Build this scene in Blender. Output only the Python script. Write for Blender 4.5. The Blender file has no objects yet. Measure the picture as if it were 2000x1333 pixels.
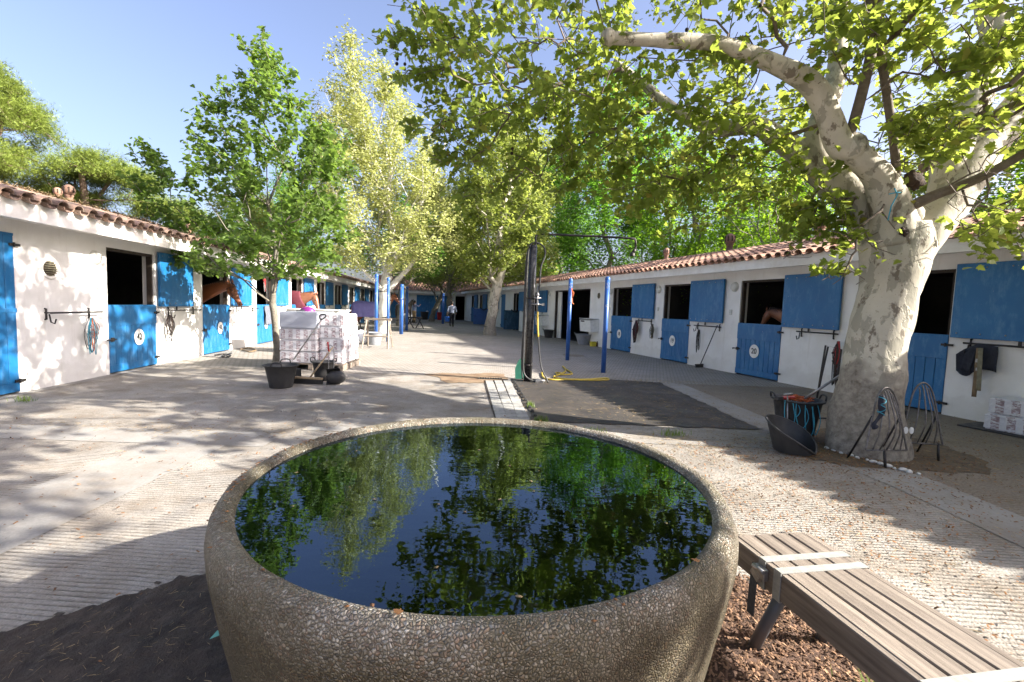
import bpy, bmesh, math, random
import numpy as np
from math import pi, sin, cos, radians
from mathutils import Vector, Matrix
random.seed(7); RNG = np.random.default_rng(7)
SC = bpy.context.scene; COL = SC.collection

# ------------------------------------------------------------------ camera, sky, sun, exposure
CH = 1.447
cam_d = bpy.data.cameras.new('camera'); cam = bpy.data.objects.new('camera', cam_d); COL.objects.link(cam)
cam_d.sensor_width = 36; cam_d.lens = 904.6 / 2000 * 36; cam_d.clip_start = .05; cam_d.clip_end = 1500
cam.matrix_world = Matrix.Translation((0, 0, CH)) @ Matrix.Rotation(radians(90) - .0748, 4, 'X') @ Matrix.Rotation(.0336, 4, 'Z')
SC.camera = cam
SUN_EL, SUN_AZ = radians(28.5), math.atan2(.975, -.22)       # azimuth clockwise from +Y
w = bpy.data.worlds.new('World'); SC.world = w; w.use_nodes = True
nt = w.node_tree; nt.nodes.clear()
sky = nt.nodes.new('ShaderNodeTexSky'); sky.sky_type = 'NISHITA'; sky.sun_disc = False
sky.sun_elevation = SUN_EL; sky.sun_rotation = SUN_AZ; sky.air_density = 1.0; sky.dust_density = 4.5; sky.ozone_density = 3.5
bg = nt.nodes.new('ShaderNodeBackground'); bg.inputs[1].default_value = .087
wo = nt.nodes.new('ShaderNodeOutputWorld'); tn = nt.nodes.new('ShaderNodeMix'); tn.data_type = 'RGBA'; tn.blend_type = 'MULTIPLY'; tn.inputs[0].default_value = 1; tn.inputs[7].default_value = (1.06, .97, 1.03, 1); hs_ = nt.nodes.new('ShaderNodeHueSaturation'); hs_.inputs['Saturation'].default_value = .9; hs_.inputs['Value'].default_value = 1.05; nt.links.new(sky.outputs[0], hs_.inputs['Color']); nt.links.new(hs_.outputs[0], tn.inputs[6]); nt.links.new(tn.outputs[2], bg.inputs[0]); nt.links.new(bg.outputs[0], wo.inputs[0])
sl = bpy.data.lights.new('sun', 'SUN'); sl.energy = 5.0; sl.angle = radians(.53); sl.color = (1, .94, .85)
so = bpy.data.objects.new('sun', sl); COL.objects.link(so)
SDIR = Vector((sin(SUN_AZ) * cos(SUN_EL), cos(SUN_AZ) * cos(SUN_EL), sin(SUN_EL)))
so.rotation_euler = SDIR.to_track_quat('Z', 'Y').to_euler(); so.location = (12, -4, 12)
SC.view_settings.view_transform = 'Standard'; SC.view_settings.look = 'None'
SC.view_settings.exposure = 1.95; SC.view_settings.gamma = 1; SC.view_settings.use_curve_mapping = False
SC.render.engine = 'CYCLES'
SC.cycles.max_bounces = 8; SC.cycles.transparent_max_bounces = 12; SC.cycles.use_denoising = True

# ------------------------------------------------------------------ geometry of the view, for placing things
F = 904.6; PI_, RO = .0748, .0336
def ray(px, py):
    x = (px - 1000) / F; y = -(py - 666.5) / F
    c, s = cos(RO), sin(RO); xx = c * x - s * y; yy = s * x + c * y
    return Vector((xx, cos(PI_) + yy * sin(PI_), -sin(PI_) + yy * cos(PI_)))
def at(px, py, Y):
    d = ray(px, py); t = Y / d.y; return Vector((d.x * t, Y, CH + d.z * t))
def gp(px, py, z=0):
    d = ray(px, py); t = (z - CH) / d.z; return Vector((d.x * t, d.y * t, z))
XL, KL, XR, KR = -6.083, -.1261, 8.911, -.3103

# ------------------------------------------------------------------ helpers
def unit(v):
    n = np.linalg.norm(v); return v / n if n > 1e-9 else v
class MB:
    def __init__(s): s.v = []; s.f = []; s.m = []; s.sm = []
    def add(s, vs, fs, mi=0, smooth=False):
        b = len(s.v); s.v += [tuple(q) for q in vs]
        for f in fs: s.f.append(tuple(b + i for i in f)); s.m.append(mi); s.sm.append(smooth)
        return s
    def box(s, c, d, rot=None, mi=0, ch=0):
        hx, hy, hz = d[0] / 2, d[1] / 2, d[2] / 2
        if ch and min(d) > 2.5 * ch:
            vs = []; 
            for sx in (-1, 1):
                for sy in (-1, 1):
                    for sz in (-1, 1):
                        vs += [(sx * (hx - ch), sy * (hy - ch), sz * hz), (sx * (hx - ch), sy * hy, sz * (hz - ch)), (sx * hx, sy * (hy - ch), sz * (hz - ch))]
            def I(sx, sy, sz, k): return ((sx > 0) * 4 + (sy > 0) * 2 + (sz > 0)) * 3 + k
            fs = []
            for sg in (-1, 1):
                fs.append([I(-1, -1, sg, 0), I(1, -1, sg, 0), I(1, 1, sg, 0), I(-1, 1, sg, 0)][::sg])
                fs.append([I(-1, sg, -1, 1), I(1, sg, -1, 1), I(1, sg, 1, 1), I(-1, sg, 1, 1)][::-sg])
                fs.append([I(sg, -1, -1, 2), I(sg, 1, -1, 2), I(sg, 1, 1, 2), I(sg, -1, 1, 2)][::sg])
            for a in (-1, 1):
                for b_ in (-1, 1):
                    fs.append([I(-1, a, b_, 0), I(1, a, b_, 0), I(1, a, b_, 1), I(-1, a, b_, 1)])
                    fs.append([I(a, -1, b_, 0), I(a, 1, b_, 0), I(a, 1, b_, 2), I(a, -1, b_, 2)])
                    fs.append([I(a, b_, -1, 1), I(a, b_, 1, 1), I(a, b_, 1, 2), I(a, b_, -1, 2)])
                    for c_ in (-1, 1): fs.append([I(a, b_, c_, 0), I(a, b_, c_, 1), I(a, b_, c_, 2)])
        else:
            vs = [(x, y, z) for x in (-hx, hx) for y in (-hy, hy) for z in (-hz, hz)]
            fs = [(0, 1, 3, 2), (4, 6, 7, 5), (0, 4, 5, 1), (2, 3, 7, 6), (0, 2, 6, 4), (1, 5, 7, 3)]
        if rot is not None:
            vs = [rot @ Vector(q) for q in vs]
        return s.add([(q[0] + c[0], q[1] + c[1], q[2] + c[2]) for q in vs], fs, mi)
    def bx(s, x0, x1, y0, y1, z0, z1, mi=0, ch=0):
        return s.box(((x0 + x1) / 2, (y0 + y1) / 2, (z0 + z1) / 2), (abs(x1 - x0), abs(y1 - y0), abs(z1 - z0)), None, mi, ch)
    def tube(s, pts, r, n=8, mi=0, cap=True, flat=1.0):
        P = [np.array(q, float) for q in pts]; N = len(P)
        R = [r] * N if np.isscalar(r) else list(r)
        T = [unit(P[min(i + 1, N - 1)] - P[max(i - 1, 0)]) for i in range(N)]
        u = np.cross(T[0], (0, 0, 1.)); 
        if np.linalg.norm(u) < .1: u = np.cross(T[0], (0, 1., 0))
        u = unit(u); vs = []
        for i in range(N):
            u = unit(u - T[i] * np.dot(u, T[i])); w_ = np.cross(T[i], u)
            for k in range(n):
                a = 2 * pi * k / n; vs.append(P[i] + R[i] * (cos(a) * u + flat * sin(a) * w_))
        fs = [(i * n + k, i * n + (k + 1) % n, (i + 1) * n + (k + 1) % n, (i + 1) * n + k) for i in range(N - 1) for k in range(n)]
        b = len(s.v); s.add(vs, fs, mi, n > 4)
        if cap:
            s.f.append(tuple(b + k for k in reversed(range(n)))); s.m.append(mi); s.sm.append(False)
            s.f.append(tuple(b + (N - 1) * n + k for k in range(n))); s.m.append(mi); s.sm.append(False)
        return s
    def lathe(s, c, prof, n=32, mi=0, smooth=True, a0=0, a1=2 * pi, axis=None):
        full = abs(a1 - a0 - 2 * pi) < 1e-6; m = n if full else n + 1; vs = []
        for (r, z) in prof:
            for k in range(m):
                a = a0 + (a1 - a0) * k / n; q = Vector((r * cos(a), r * sin(a), z))
                if axis is not None: q = axis @ q
                vs.append((c[0] + q[0], c[1] + q[1], c[2] + q[2]))
        fs = []
        for i in range(len(prof) - 1):
            for k in range(n):
                k2 = (k + 1) % m
                fs.append((i * m + k, i * m + k2, (i + 1) * m + k2, (i + 1) * m + k))
        return s.add(vs, fs, mi, smooth)
    def disc(s, c, r, axis=None, n=24, th=.01, mi=0, sx=1.0):
        vs = []
        for z in (0, th):
            for k in range(n):
                q = Vector((sx * r * cos(2 * pi * k / n), r * sin(2 * pi * k / n), z))
                if axis is not None: q = axis @ q
                vs.append((c[0] + q[0], c[1] + q[1], c[2] + q[2]))
        fs = [tuple(reversed(range(n))), tuple(range(n, 2 * n))] + [(k, (k + 1) % n, n + (k + 1) % n, n + k) for k in range(n)]
        return s.add(vs, fs, mi)
    def ball(s, c, r, n=10, mi=0, sc=(1, 1, 1), rot=None):
        vs = []; m = n // 2
        for i in range(m + 1):
            t = pi * i / m
            for k in range(n):
                a = 2 * pi * k / n; q = Vector((r * sc[0] * sin(t) * cos(a), r * sc[1] * sin(t) * sin(a), r * sc[2] * cos(t)))
                if rot is not None: q = rot @ q
                vs.append((c[0] + q[0], c[1] + q[1], c[2] + q[2]))
        fs = [(i * n + k, (i + 1) * n + k, (i + 1) * n + (k + 1) % n, i * n + (k + 1) % n) for i in range(m) for k in range(n)]
        return s.add(vs, fs, mi, True)
    def poly(s, pts, z0, z1, mi=0):
        n = len(pts); vs = [(p[0], p[1], z0) for p in pts] + [(p[0], p[1], z1) for p in pts]
        fs = [tuple(reversed(range(n))), tuple(range(n, 2 * n))] + [(k, (k + 1) % n, n + (k + 1) % n, n + k) for k in range(n)]
        return s.add(vs, fs, mi)
    def mesh(s, name, mats):
        me = bpy.data.meshes.new(name); me.from_pydata([tuple(map(float, q)) for q in s.v], [], s.f)
        for m_ in (mats if isinstance(mats, (list, tuple)) else [mats]): me.materials.append(m_)
        me.polygons.foreach_set('material_index', s.m); me.polygons.foreach_set('use_smooth', s.sm); me.update()
        return me
    def build(s, name, mats, parent=None, loc=None, rot=None):
        return link(name, s.mesh(name, mats), parent, loc, rot)
def link(name, me, parent=None, loc=None, rot=None):
    o = bpy.data.objects.new(name, me); COL.objects.link(o)
    if parent is not None: o.parent = parent
    if loc is not None: o.location = loc
    if rot is not None: o.rotation_euler = rot
    return o
def tag(o, label, cat, group=None):
    o['label'] = label; o['category'] = cat
    if group: o['group'] = group
    return o
def thing(name, label, cat, loc=(0, 0, 0), rz=0, group=None):
    o = bpy.data.objects.new(name, None); COL.objects.link(o); o.location = loc; o.rotation_euler = (0, 0, rz)
    o.empty_display_size = .1
    return tag(o, label, cat, group)
def struct(o): o['kind'] = 'structure'; return o
def stuff(o): o['kind'] = 'stuff'; return o
KIDS = {}
def copy_tree(o, parent=None):
    c = o.copy(); COL.objects.link(c); c.parent = parent
    for ch in list(o.children): copy_tree(ch, c)
    return c
def meshes_np(name, V, Fc, mats, sm=False):
    """V (n,3), Fc (m,k) equal-sized faces"""
    me = bpy.data.meshes.new(name); n, m, k = len(V), len(Fc), Fc.shape[1]
    me.vertices.add(n); me.vertices.foreach_set('co', np.ascontiguousarray(V, dtype=np.float32).ravel())
    me.loops.add(m * k); me.loops.foreach_set('vertex_index', np.ascontiguousarray(Fc, dtype=np.int32).ravel())
    me.polygons.add(m); me.polygons.foreach_set('loop_start', np.arange(m, dtype=np.int32) * k)
    me.polygons.foreach_set('loop_total', np.full(m, k, dtype=np.int32))
    if sm: me.polygons.foreach_set('use_smooth', np.ones(m, dtype=bool))
    for q in (mats if isinstance(mats, (list, tuple)) else [mats]): me.materials.append(q)
    me.update(calc_edges=True); return me
def catmull(P, R=None, k=5):
    P = [np.array(q, float) for q in P]; n = len(P); out = []; ro = []
    for i in range(n - 1):
        p0, p1, p2, p3 = P[max(i - 1, 0)], P[i], P[i + 1], P[min(i + 2, n - 1)]
        for j in range(k):
            t = j / k; out.append(.5 * (2 * p1 + (p2 - p0) * t + (2 * p0 - 5 * p1 + 4 * p2 - p3) * t * t + (3 * p1 - p0 - 3 * p2 + p3) * t ** 3))
            if R is not None: ro.append(R[i] * (1 - t) + R[i + 1] * t)
    out.append(P[-1])
    if R is not None: ro.append(R[-1]); return out, ro
    return out

# ------------------------------------------------------------------ materials
def nodes(name):
    m = bpy.data.materials.new(name); m.use_nodes = True; t = m.node_tree
    return m, t, t.nodes['Principled BSDF'], t.nodes['Material Output']
def N(t, ty, **kw):
    n = t.nodes.new(ty)
    for k, v in kw.items():
        if k.startswith('i_'):
            key = k[2:]; key = int(key) if key.isdigit() else key.replace('_', ' ').title()
            n.inputs[key].default_value = v
        else: setattr(n, k, v)
    return n
def c4(c): return (c[0], c[1], c[2], 1)
def ramp(t, src, stops):
    r = N(t, 'ShaderNodeValToRGB'); e = r.color_ramp.elements
    while len(e) < len(stops): e.new(.5)
    for q, (p, c) in zip(e, stops): q.position = p; q.color = c4(c) if not np.isscalar(c) else (c, c, c, 1)
    t.links.new(src, r.inputs[0]); return r
def mix(t, a, b, fac, mode='MIX'):
    m = N(t, 'ShaderNodeMix', data_type='RGBA', blend_type=mode)
    for i, q in ((6, a), (7, b)):
        if isinstance(q, (tuple, list)): m.inputs[i].default_value = c4(q)
        else: t.links.new(q, m.inputs[i])
    if np.isscalar(fac): m.inputs[0].default_value = fac
    else: t.links.new(fac, m.inputs[0])
    return m.outputs[2]
def noise(t, scale, detail=4, rough=.6, vec=None, out=0):
    n = N(t, 'ShaderNodeTexNoise'); n.inputs['Scale'].default_value = scale; n.inputs['Detail'].default_value = detail; n.inputs['Roughness'].default_value = rough
    t.links.new(vec if vec is not None else coords(t), n.inputs['Vector']); return n.outputs[out]
def coords(t, scale=None, rot=None):
    c = t.nodes.get('TC') or N(t, 'ShaderNodeTexCoord'); c.name = 'TC'
    if scale is None: return c.outputs['Object']
    mp = N(t, 'ShaderNodeMapping'); mp.inputs['Scale'].default_value = scale
    if rot: mp.inputs['Rotation'].default_value = rot
    t.links.new(c.outputs['Object'], mp.inputs['Vector']); return mp.outputs[0]
def bump(t, p, h, strength=.3, dist=.01, prev=None):
    b = N(t, 'ShaderNodeBump'); b.inputs['Strength'].default_value = strength; b.inputs['Distance'].default_value = dist
    t.links.new(h, b.inputs['Height'])
    if prev is not None: t.links.new(prev, b.inputs['Normal'])
    t.links.new(b.outputs[0], p.inputs['Normal']); return b.outputs[0]
def simple(name, c1, c2=None, scale=8, rough=.6, bs=None, bst=.2, bd=.005, metal=0, stretch=None, island=0, spec=.5, sheen=0):
    m, t, p, o = nodes(name)
    p.inputs['Roughness'].default_value = rough; p.inputs['Metallic'].default_value = metal
    p.inputs['Specular IOR Level'].default_value = spec
    if c2 is None: c2 = tuple(q * .75 for q in c1)
    vec = coords(t, stretch) if stretch else None
    col = ramp(t, noise(t, scale, 5, .65, vec), [(.35, c1), (.65, c2)]).outputs[0]
    if island:
        g = N(t, 'ShaderNodeNewGeometry'); hs = N(t, 'ShaderNodeHueSaturation')
        oi = N(t, 'ShaderNodeObjectInfo'); ad = N(t, 'ShaderNodeMath', operation='ADD'); fr = N(t, 'ShaderNodeMath', operation='FRACT')
        t.links.new(g.outputs['Random Per Island'], ad.inputs[0]); t.links.new(oi.outputs['Random'], ad.inputs[1]); t.links.new(ad.outputs[0], fr.inputs[0])
        mr = N(t, 'ShaderNodeMapRange'); mr.inputs[3].default_value = 1 - island; mr.inputs[4].default_value = 1 + island
        t.links.new(fr.outputs[0], mr.inputs[0]); t.links.new(mr.outputs[0], hs.inputs['Value']); t.links.new(col, hs.inputs['Color']); col = hs.outputs[0]
    t.links.new(col, p.inputs['Base Color'])
    rr = ramp(t, noise(t, scale * 2.3, 4, .6, vec), [(.3, max(rough - .1, .03)), (.7, min(rough + .12, 1))]); t.links.new(rr.outputs[0], p.inputs['Roughness'])
    if bs: bump(t, p, noise(t, bs, 6, .65, vec), bst, bd)
    return m
def leafmat(name, c1, c2, c3, tr, trc, rough=.45):
    """leaf colour varies leaf by leaf and clump by clump; part of the light passes through"""
    m, t, p, o = nodes(name)
    g = N(t, 'ShaderNodeNewGeometry'); oi = N(t, 'ShaderNodeObjectInfo'); ad = N(t, 'ShaderNodeMath', operation='ADD'); fr = N(t, 'ShaderNodeMath', operation='FRACT')
    t.links.new(g.outputs['Random Per Island'], ad.inputs[0]); t.links.new(oi.outputs['Random'], ad.inputs[1]); t.links.new(ad.outputs[0], fr.inputs[0])
    col = ramp(t, fr.outputs[0], [(0, c1), (.5, c2), (.92, c2), (1, c3)]).outputs[0]
    n2 = ramp(t, noise(t, .8, 3), [(.35, .75), (.65, 1.2)]).outputs[0]
    col = mix(t, col, n2, .8, 'MULTIPLY')
    t.links.new(col, p.inputs['Base Color']); p.inputs['Roughness'].default_value = rough; p.inputs['Specular IOR Level'].default_value = .35
    tl = N(t, 'ShaderNodeBsdfTranslucent'); tc = mix(t, col, trc, .55); t.links.new(tc, tl.inputs[0])
    ms = N(t, 'ShaderNodeMixShader'); ms.inputs[0].default_value = tr
    t.links.new(p.outputs[0], ms.inputs[1]); t.links.new(tl.outputs[0], ms.inputs[2]); t.links.new(ms.outputs[0], o.inputs[0])
    return m
M = {}
M['plaster'] = (lambda: None)
def plaster():
    m, t, p, o = nodes('plaster')
    col = ramp(t, noise(t, 1.6, 6, .6), [(.3, (.67, .65, .61)), (.6, (.77, .76, .73))]).outputs[0]
    sx = N(t, 'ShaderNodeSeparateXYZ'); t.links.new(coords(t), sx.inputs[0])
    # splashed dirt low down, with an irregular upper edge, and a few run marks
    nz = N(t, 'ShaderNodeMath', operation='MULTIPLY'); nz.inputs[1].default_value = .55; t.links.new(noise(t, 3.5, 5), nz.inputs[0])
    ad = N(t, 'ShaderNodeMath', operation='SUBTRACT'); t.links.new(sx.outputs[2], ad.inputs[0]); t.links.new(nz.outputs[0], ad.inputs[1])
    dirt = ramp(t, ad.outputs[0], [(0, 1.), (.06, 0.)]).outputs[0]
    dm = N(t, 'ShaderNodeMath', operation='MULTIPLY'); t.links.new(dirt, dm.inputs[0]); dm.inputs[1].default_value = .16
    col = mix(t, col, (.42, .38, .31), dm.outputs[0])
    st = ramp(t, noise(t, 2.2, 5, .7, coords(t, (3, 3, .35))), [(.56, 0.), (.75, .45)]).outputs[0]
    col = mix(t, col, (.5, .47, .4), st)
    sp = ramp(t, noise(t, 22, 3, .7), [(.70, 0.), (.76, .5)]).outputs[0]
    col = mix(t, col, (.45, .42, .36), sp)
    t.links.new(col, p.inputs['Base Color']); p.inputs['Roughness'].default_value = .9; p.inputs['Specular IOR Level'].default_value = .2
    b = bump(t, p, noise(t, 4, 8, .7), .35, .02); bump(t, p, noise(t, 60, 4, .7), .25, .004, b)
    return m
M['plaster'] = plaster()
def bluepaint(name='blue_paint', k=1.0):
    m, t, p, o = nodes(name)
    col = ramp(t, noise(t, 1.2, 6, .6), [(.3, (.005 * k, .10 * k, .26 * k)), (.7, (.010 * k, .135 * k, .32 * k))]).outputs[0]
    f = ramp(t, noise(t, 7, 8, .75, coords(t, (1, 1, .35))), [(.50, 0.), (.70, .5)]).outputs[0]
    col = mix(t, col, (.12, .27, .45), f)
    ch = ramp(t, noise(t, 16, 6, .7), [(.695, 0.), (.705, 1.)]).outputs[0]
    col = mix(t, col, (.4, .42, .42), ch)
    t.links.new(col, p.inputs['Base Color'])
    rr = ramp(t, noise(t, 9, 5), [(.3, .38), (.7, .6)]); t.links.new(rr.outputs[0], p.inputs['Roughness'])
    bump(t, p, noise(t, 14, 7, .7, coords(t, (1, 1, .15))), .25, .004)
    return m
M['blue'] = bluepaint()
M['dkblue'] = bluepaint('dark_blue_paint', .45)
M['terracotta'] = simple('terracotta', (.36, .19, .125), (.22, .145, .105), 7, .88, 30, .4, .005, island=.5)
M['terracotta_old'] = simple('weathered_terracotta', (.30, .19, .14), (.17, .13, .10), 9, .9, 30, .4, .005, island=.45)
M['fascia'] = simple('whitewashed_fascia', (.80, .79, .76), (.66, .63, .58), 3, .85, 20, .3, .005)
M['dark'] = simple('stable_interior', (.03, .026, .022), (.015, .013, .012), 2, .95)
M['darkwood'] = simple('dark_timber', (.05, .035, .025), (.025, .018, .013), 6, .8, 20, .3)
M['iron'] = simple('black_iron', (.02, .02, .022), (.035, .028, .024), 20, .5, 50, .2, .001, metal=.3)
M['steel'] = simple('galvanised_steel', (.42, .42, .42), (.28, .27, .26), 18, .42, metal=.8)
M['oldsteel'] = simple('tarnished_steel', (.22, .21, .20), (.11, .10, .09), 25, .5, 60, .2, .001, metal=.7)
M['white'] = simple('white_enamel', (.78, .78, .75), (.66, .66, .62), 10, .45)
M['ink'] = simple('black_print', (.02, .02, .02), None, 10, .6)
M['glasslamp'] = simple('opal_lamp_glass', (.62, .62, .57), (.52, .52, .47), 6, .3)
M['rubber'] = simple('black_rubber', (.022, .022, .023), (.035, .034, .033), 8, .55, 30, .2, .003)
M['plasticgrey'] = simple('grey_plastic', (.30, .31, .33), (.22, .23, .25), 5, .5)
M['post'] = simple('blue_post_paint', (.02, .085, .30), (.03, .11, .36), 7, .4, 30, .2, .002)
M['wood_old'] = simple('weathered_timber', (.30, .25, .20), (.15, .12, .095), 5, .85, 30, .6, .004, stretch=(.5, 7, 7), island=.22)
M['handle'] = simple('ash_handle', (.40, .30, .18), (.28, .2, .12), 9, .7)
M['leather'] = simple('brown_leather', (.055, .028, .018), (.03, .018, .014), 20, .5)
M['blackleather'] = simple('black_leather', (.018, .016, .015), (.03, .026, .024), 20, .5)
M['cyan'] = simple('turquoise_rope', (.04, .32, .42), (.03, .22, .32), 20, .8)
M['orange'] = simple('orange_rope', (.55, .13, .03), (.35, .07, .02), 20, .8)
M['red'] = simple('red_plastic', (.5, .02, .02), (.36, .02, .02), 10, .45)
M['maroon'] = simple('maroon_cloth', (.07, .014, .018), (.04, .01, .013), 12, .9, 60, .4)
M['khaki'] = simple('faded_webbing', (.24, .22, .14), (.14, .13, .09), 15, .85, 60, .3)
M['brownstrap'] = simple('tan_strap', (.22, .15, .08), (.13, .09, .05), 15, .8)
M['navy'] = simple('navy_cloth', (.014, .017, .028), (.025, .028, .04), 10, .9, 40, .4)
M['yellow'] = simple('yellow_hose', (.55, .40, .04), (.42, .30, .04), 12, .5)
M['yellowplastic'] = simple('yellow_plastic', (.6, .5, .03), (.5, .4, .03), 12, .4)
M['green'] = simple('green_plastic', (.015, .12, .075), (.01, .08, .05), 12, .5)
M['purple'] = simple('purple_plastic', (.20, .02, .18), (.14, .015, .13), 12, .4)
M['towel'] = simple('grey_towel', (.13, .14, .17), (.09, .10, .12), 12, .95, 60, .6)
M['bluepl'] = simple('bright_blue_plastic', (.02, .15, .60), (.02, .10, .45), 10, .4)
M['strap'] = simple('grey_webbing_strap', (.33, .33, .30), (.24, .24, .22), 30, .8, 150, .4, .002)
M['dkstrap'] = simple('dark_webbing_strap', (.06, .065, .075), (.04, .045, .05), 30, .8, 150, .4, .002)
M['pebble'] = simple('white_pebble', (.62, .61, .57), (.48, .46, .42), 20, .6)
M['tank'] = simple('white_trough_plastic', (.72, .71, .66), (.6, .58, .52), 4, .5)
M['lid'] = simple('grey_cover_sheet', (.42, .44, .49), (.36, .38, .43), 3, .5, 9, .3, .01)
def barkmat():
    m, t, p, o = nodes('plane_bark')
    wv = noise(t, 2.5, 3, .5, out=1)
    base = ramp(t, noise(t, 3, 5, .6), [(.3, (.50, .46, .37)), (.7, (.38, .35, .28))]).outputs[0]
    vec = N(t, 'ShaderNodeVectorMath', operation='ADD'); sc_ = N(t, 'ShaderNodeVectorMath', operation='SCALE'); sc_.inputs['Scale'].default_value = .25
    t.links.new(wv, sc_.inputs[0]); t.links.new(coords(t, (1.3, 1.3, .75)), vec.inputs[0]); t.links.new(sc_.outputs[0], vec.inputs[1])
    pn = noise(t, 5.5, 6, .55, vec.outputs[0])
    patch = ramp(t, pn, [(.53, 0.), (.56, .85)]).outputs[0]
    col = mix(t, base, (.27, .255, .20), patch)
    p2 = ramp(t, noise(t, 6.5, 6, .6, coords(t, (1.2, 1.2, .7))), [(.59, 0.), (.63, .9)]).outputs[0]
    col = mix(t, col, (.14, .115, .085), p2)
    sx = N(t, 'ShaderNodeSeparateXYZ'); t.links.new(coords(t), sx.inputs[0])
    # rougher grey old bark at the foot, ending in an uneven edge
    nz = N(t, 'ShaderNodeMath', operation='MULTIPLY'); nz.inputs[1].default_value = 1.6; t.links.new(noise(t, 4.0, 5), nz.inputs[0])
    ad = N(t, 'ShaderNodeMath', operation='SUBTRACT'); t.links.new(sx.outputs[2], ad.inputs[0]); t.links.new(nz.outputs[0], ad.inputs[1])
    low = ramp(t, ad.outputs[0], [(0, .85), (.2, 0.)]).outputs[0]
    oldb = ramp(t, noise(t, 16, 6, .7), [(.35, (.12, .10, .08)), (.65, (.30, .27, .22))]).outputs[0]
    col = mix(t, col, oldb, low)
    sp = ramp(t, noise(t, 38, 3, .6), [(.66, 0.), (.70, .7)]).outputs[0]
    col = mix(t, col, (.17, .15, .11), sp)
    t.links.new(col, p.inputs['Base Color']); p.inputs['Roughness'].default_value = .8; p.inputs['Specular IOR Level'].default_value = .25
    b = bump(t, p, patch, .5, -.012); b = bump(t, p, noise(t, 7, 6, .6, coords(t, (1, 1, .5))), .4, .03, b); bump(t, p, noise(t, 70, 4), .3, .004, b)
    return m
M['bark'] = barkmat()
M['shoot'] = simple('shoot_bark', (.10, .075, .055), (.16, .13, .10), 14, .85, 40, .4, .004)
M['greybark'] = simple('grey_bark', (.20, .18, .14), (.11, .095, .075), 8, .9, 30, .6, .01)
M['palebark'] = simple('pale_bark', (.62, .60, .54), (.42, .40, .34), 5, .8, 20, .4, .01)
M['pinebark'] = simple('pine_bark', (.28, .20, .15), (.15, .10, .07), 8, .9, 20, .6, .02)
M['hollow'] = simple('rotten_wood', (.06, .035, .02), (.02, .013, .01), 15, .95, 40, .8, .02)
M['leaf_plane'] = leafmat('plane_leaf', (.09, .135, .028), (.15, .20, .04), (.26, .15, .05), .6, (.50, .60, .08))
M['leaf_young'] = leafmat('young_plane_leaf', (.075, .135, .032), (.115, .18, .04), (.17, .22, .05), .5, (.32, .50, .06))
M['leaf_white'] = leafmat('silver_leaf', (.34, .37, .13), (.45, .47, .18), (.62, .60, .34), .4, (.50, .56, .14))
M['leaf_c'] = leafmat('yard_leaf', (.15, .20, .05), (.24, .29, .08), (.36, .34, .13), .55, (.45, .52, .08))
M['leaf_dark'] = leafmat('dark_leaf', (.055, .125, .018), (.09, .19, .024), (.14, .24, .03), .55, (.26, .54, .04))
M['leaf_light'] = leafmat('spring_leaf', (.10, .20, .015), (.15, .27, .022), (.23, .31, .04), .6, (.38, .62, .03))
M['needle'] = leafmat('pine_needle', (.15, .20, .035), (.20, .26, .045), (.26, .30, .07), .35, (.18, .25, .04))
M['straw'] = simple('dry_straw', (.34, .26, .13), (.20, .14, .07), 30, .9, island=.4)
M['deadleaf'] = simple('dead_leaf', (.24, .11, .035), (.14, .07, .03), 30, .8, island=.5)
M['grass'] = leafmat('grass_blade', (.08, .14, .02), (.14, .22, .03), (.22, .24, .06), .4, (.3, .4, .05))
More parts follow.
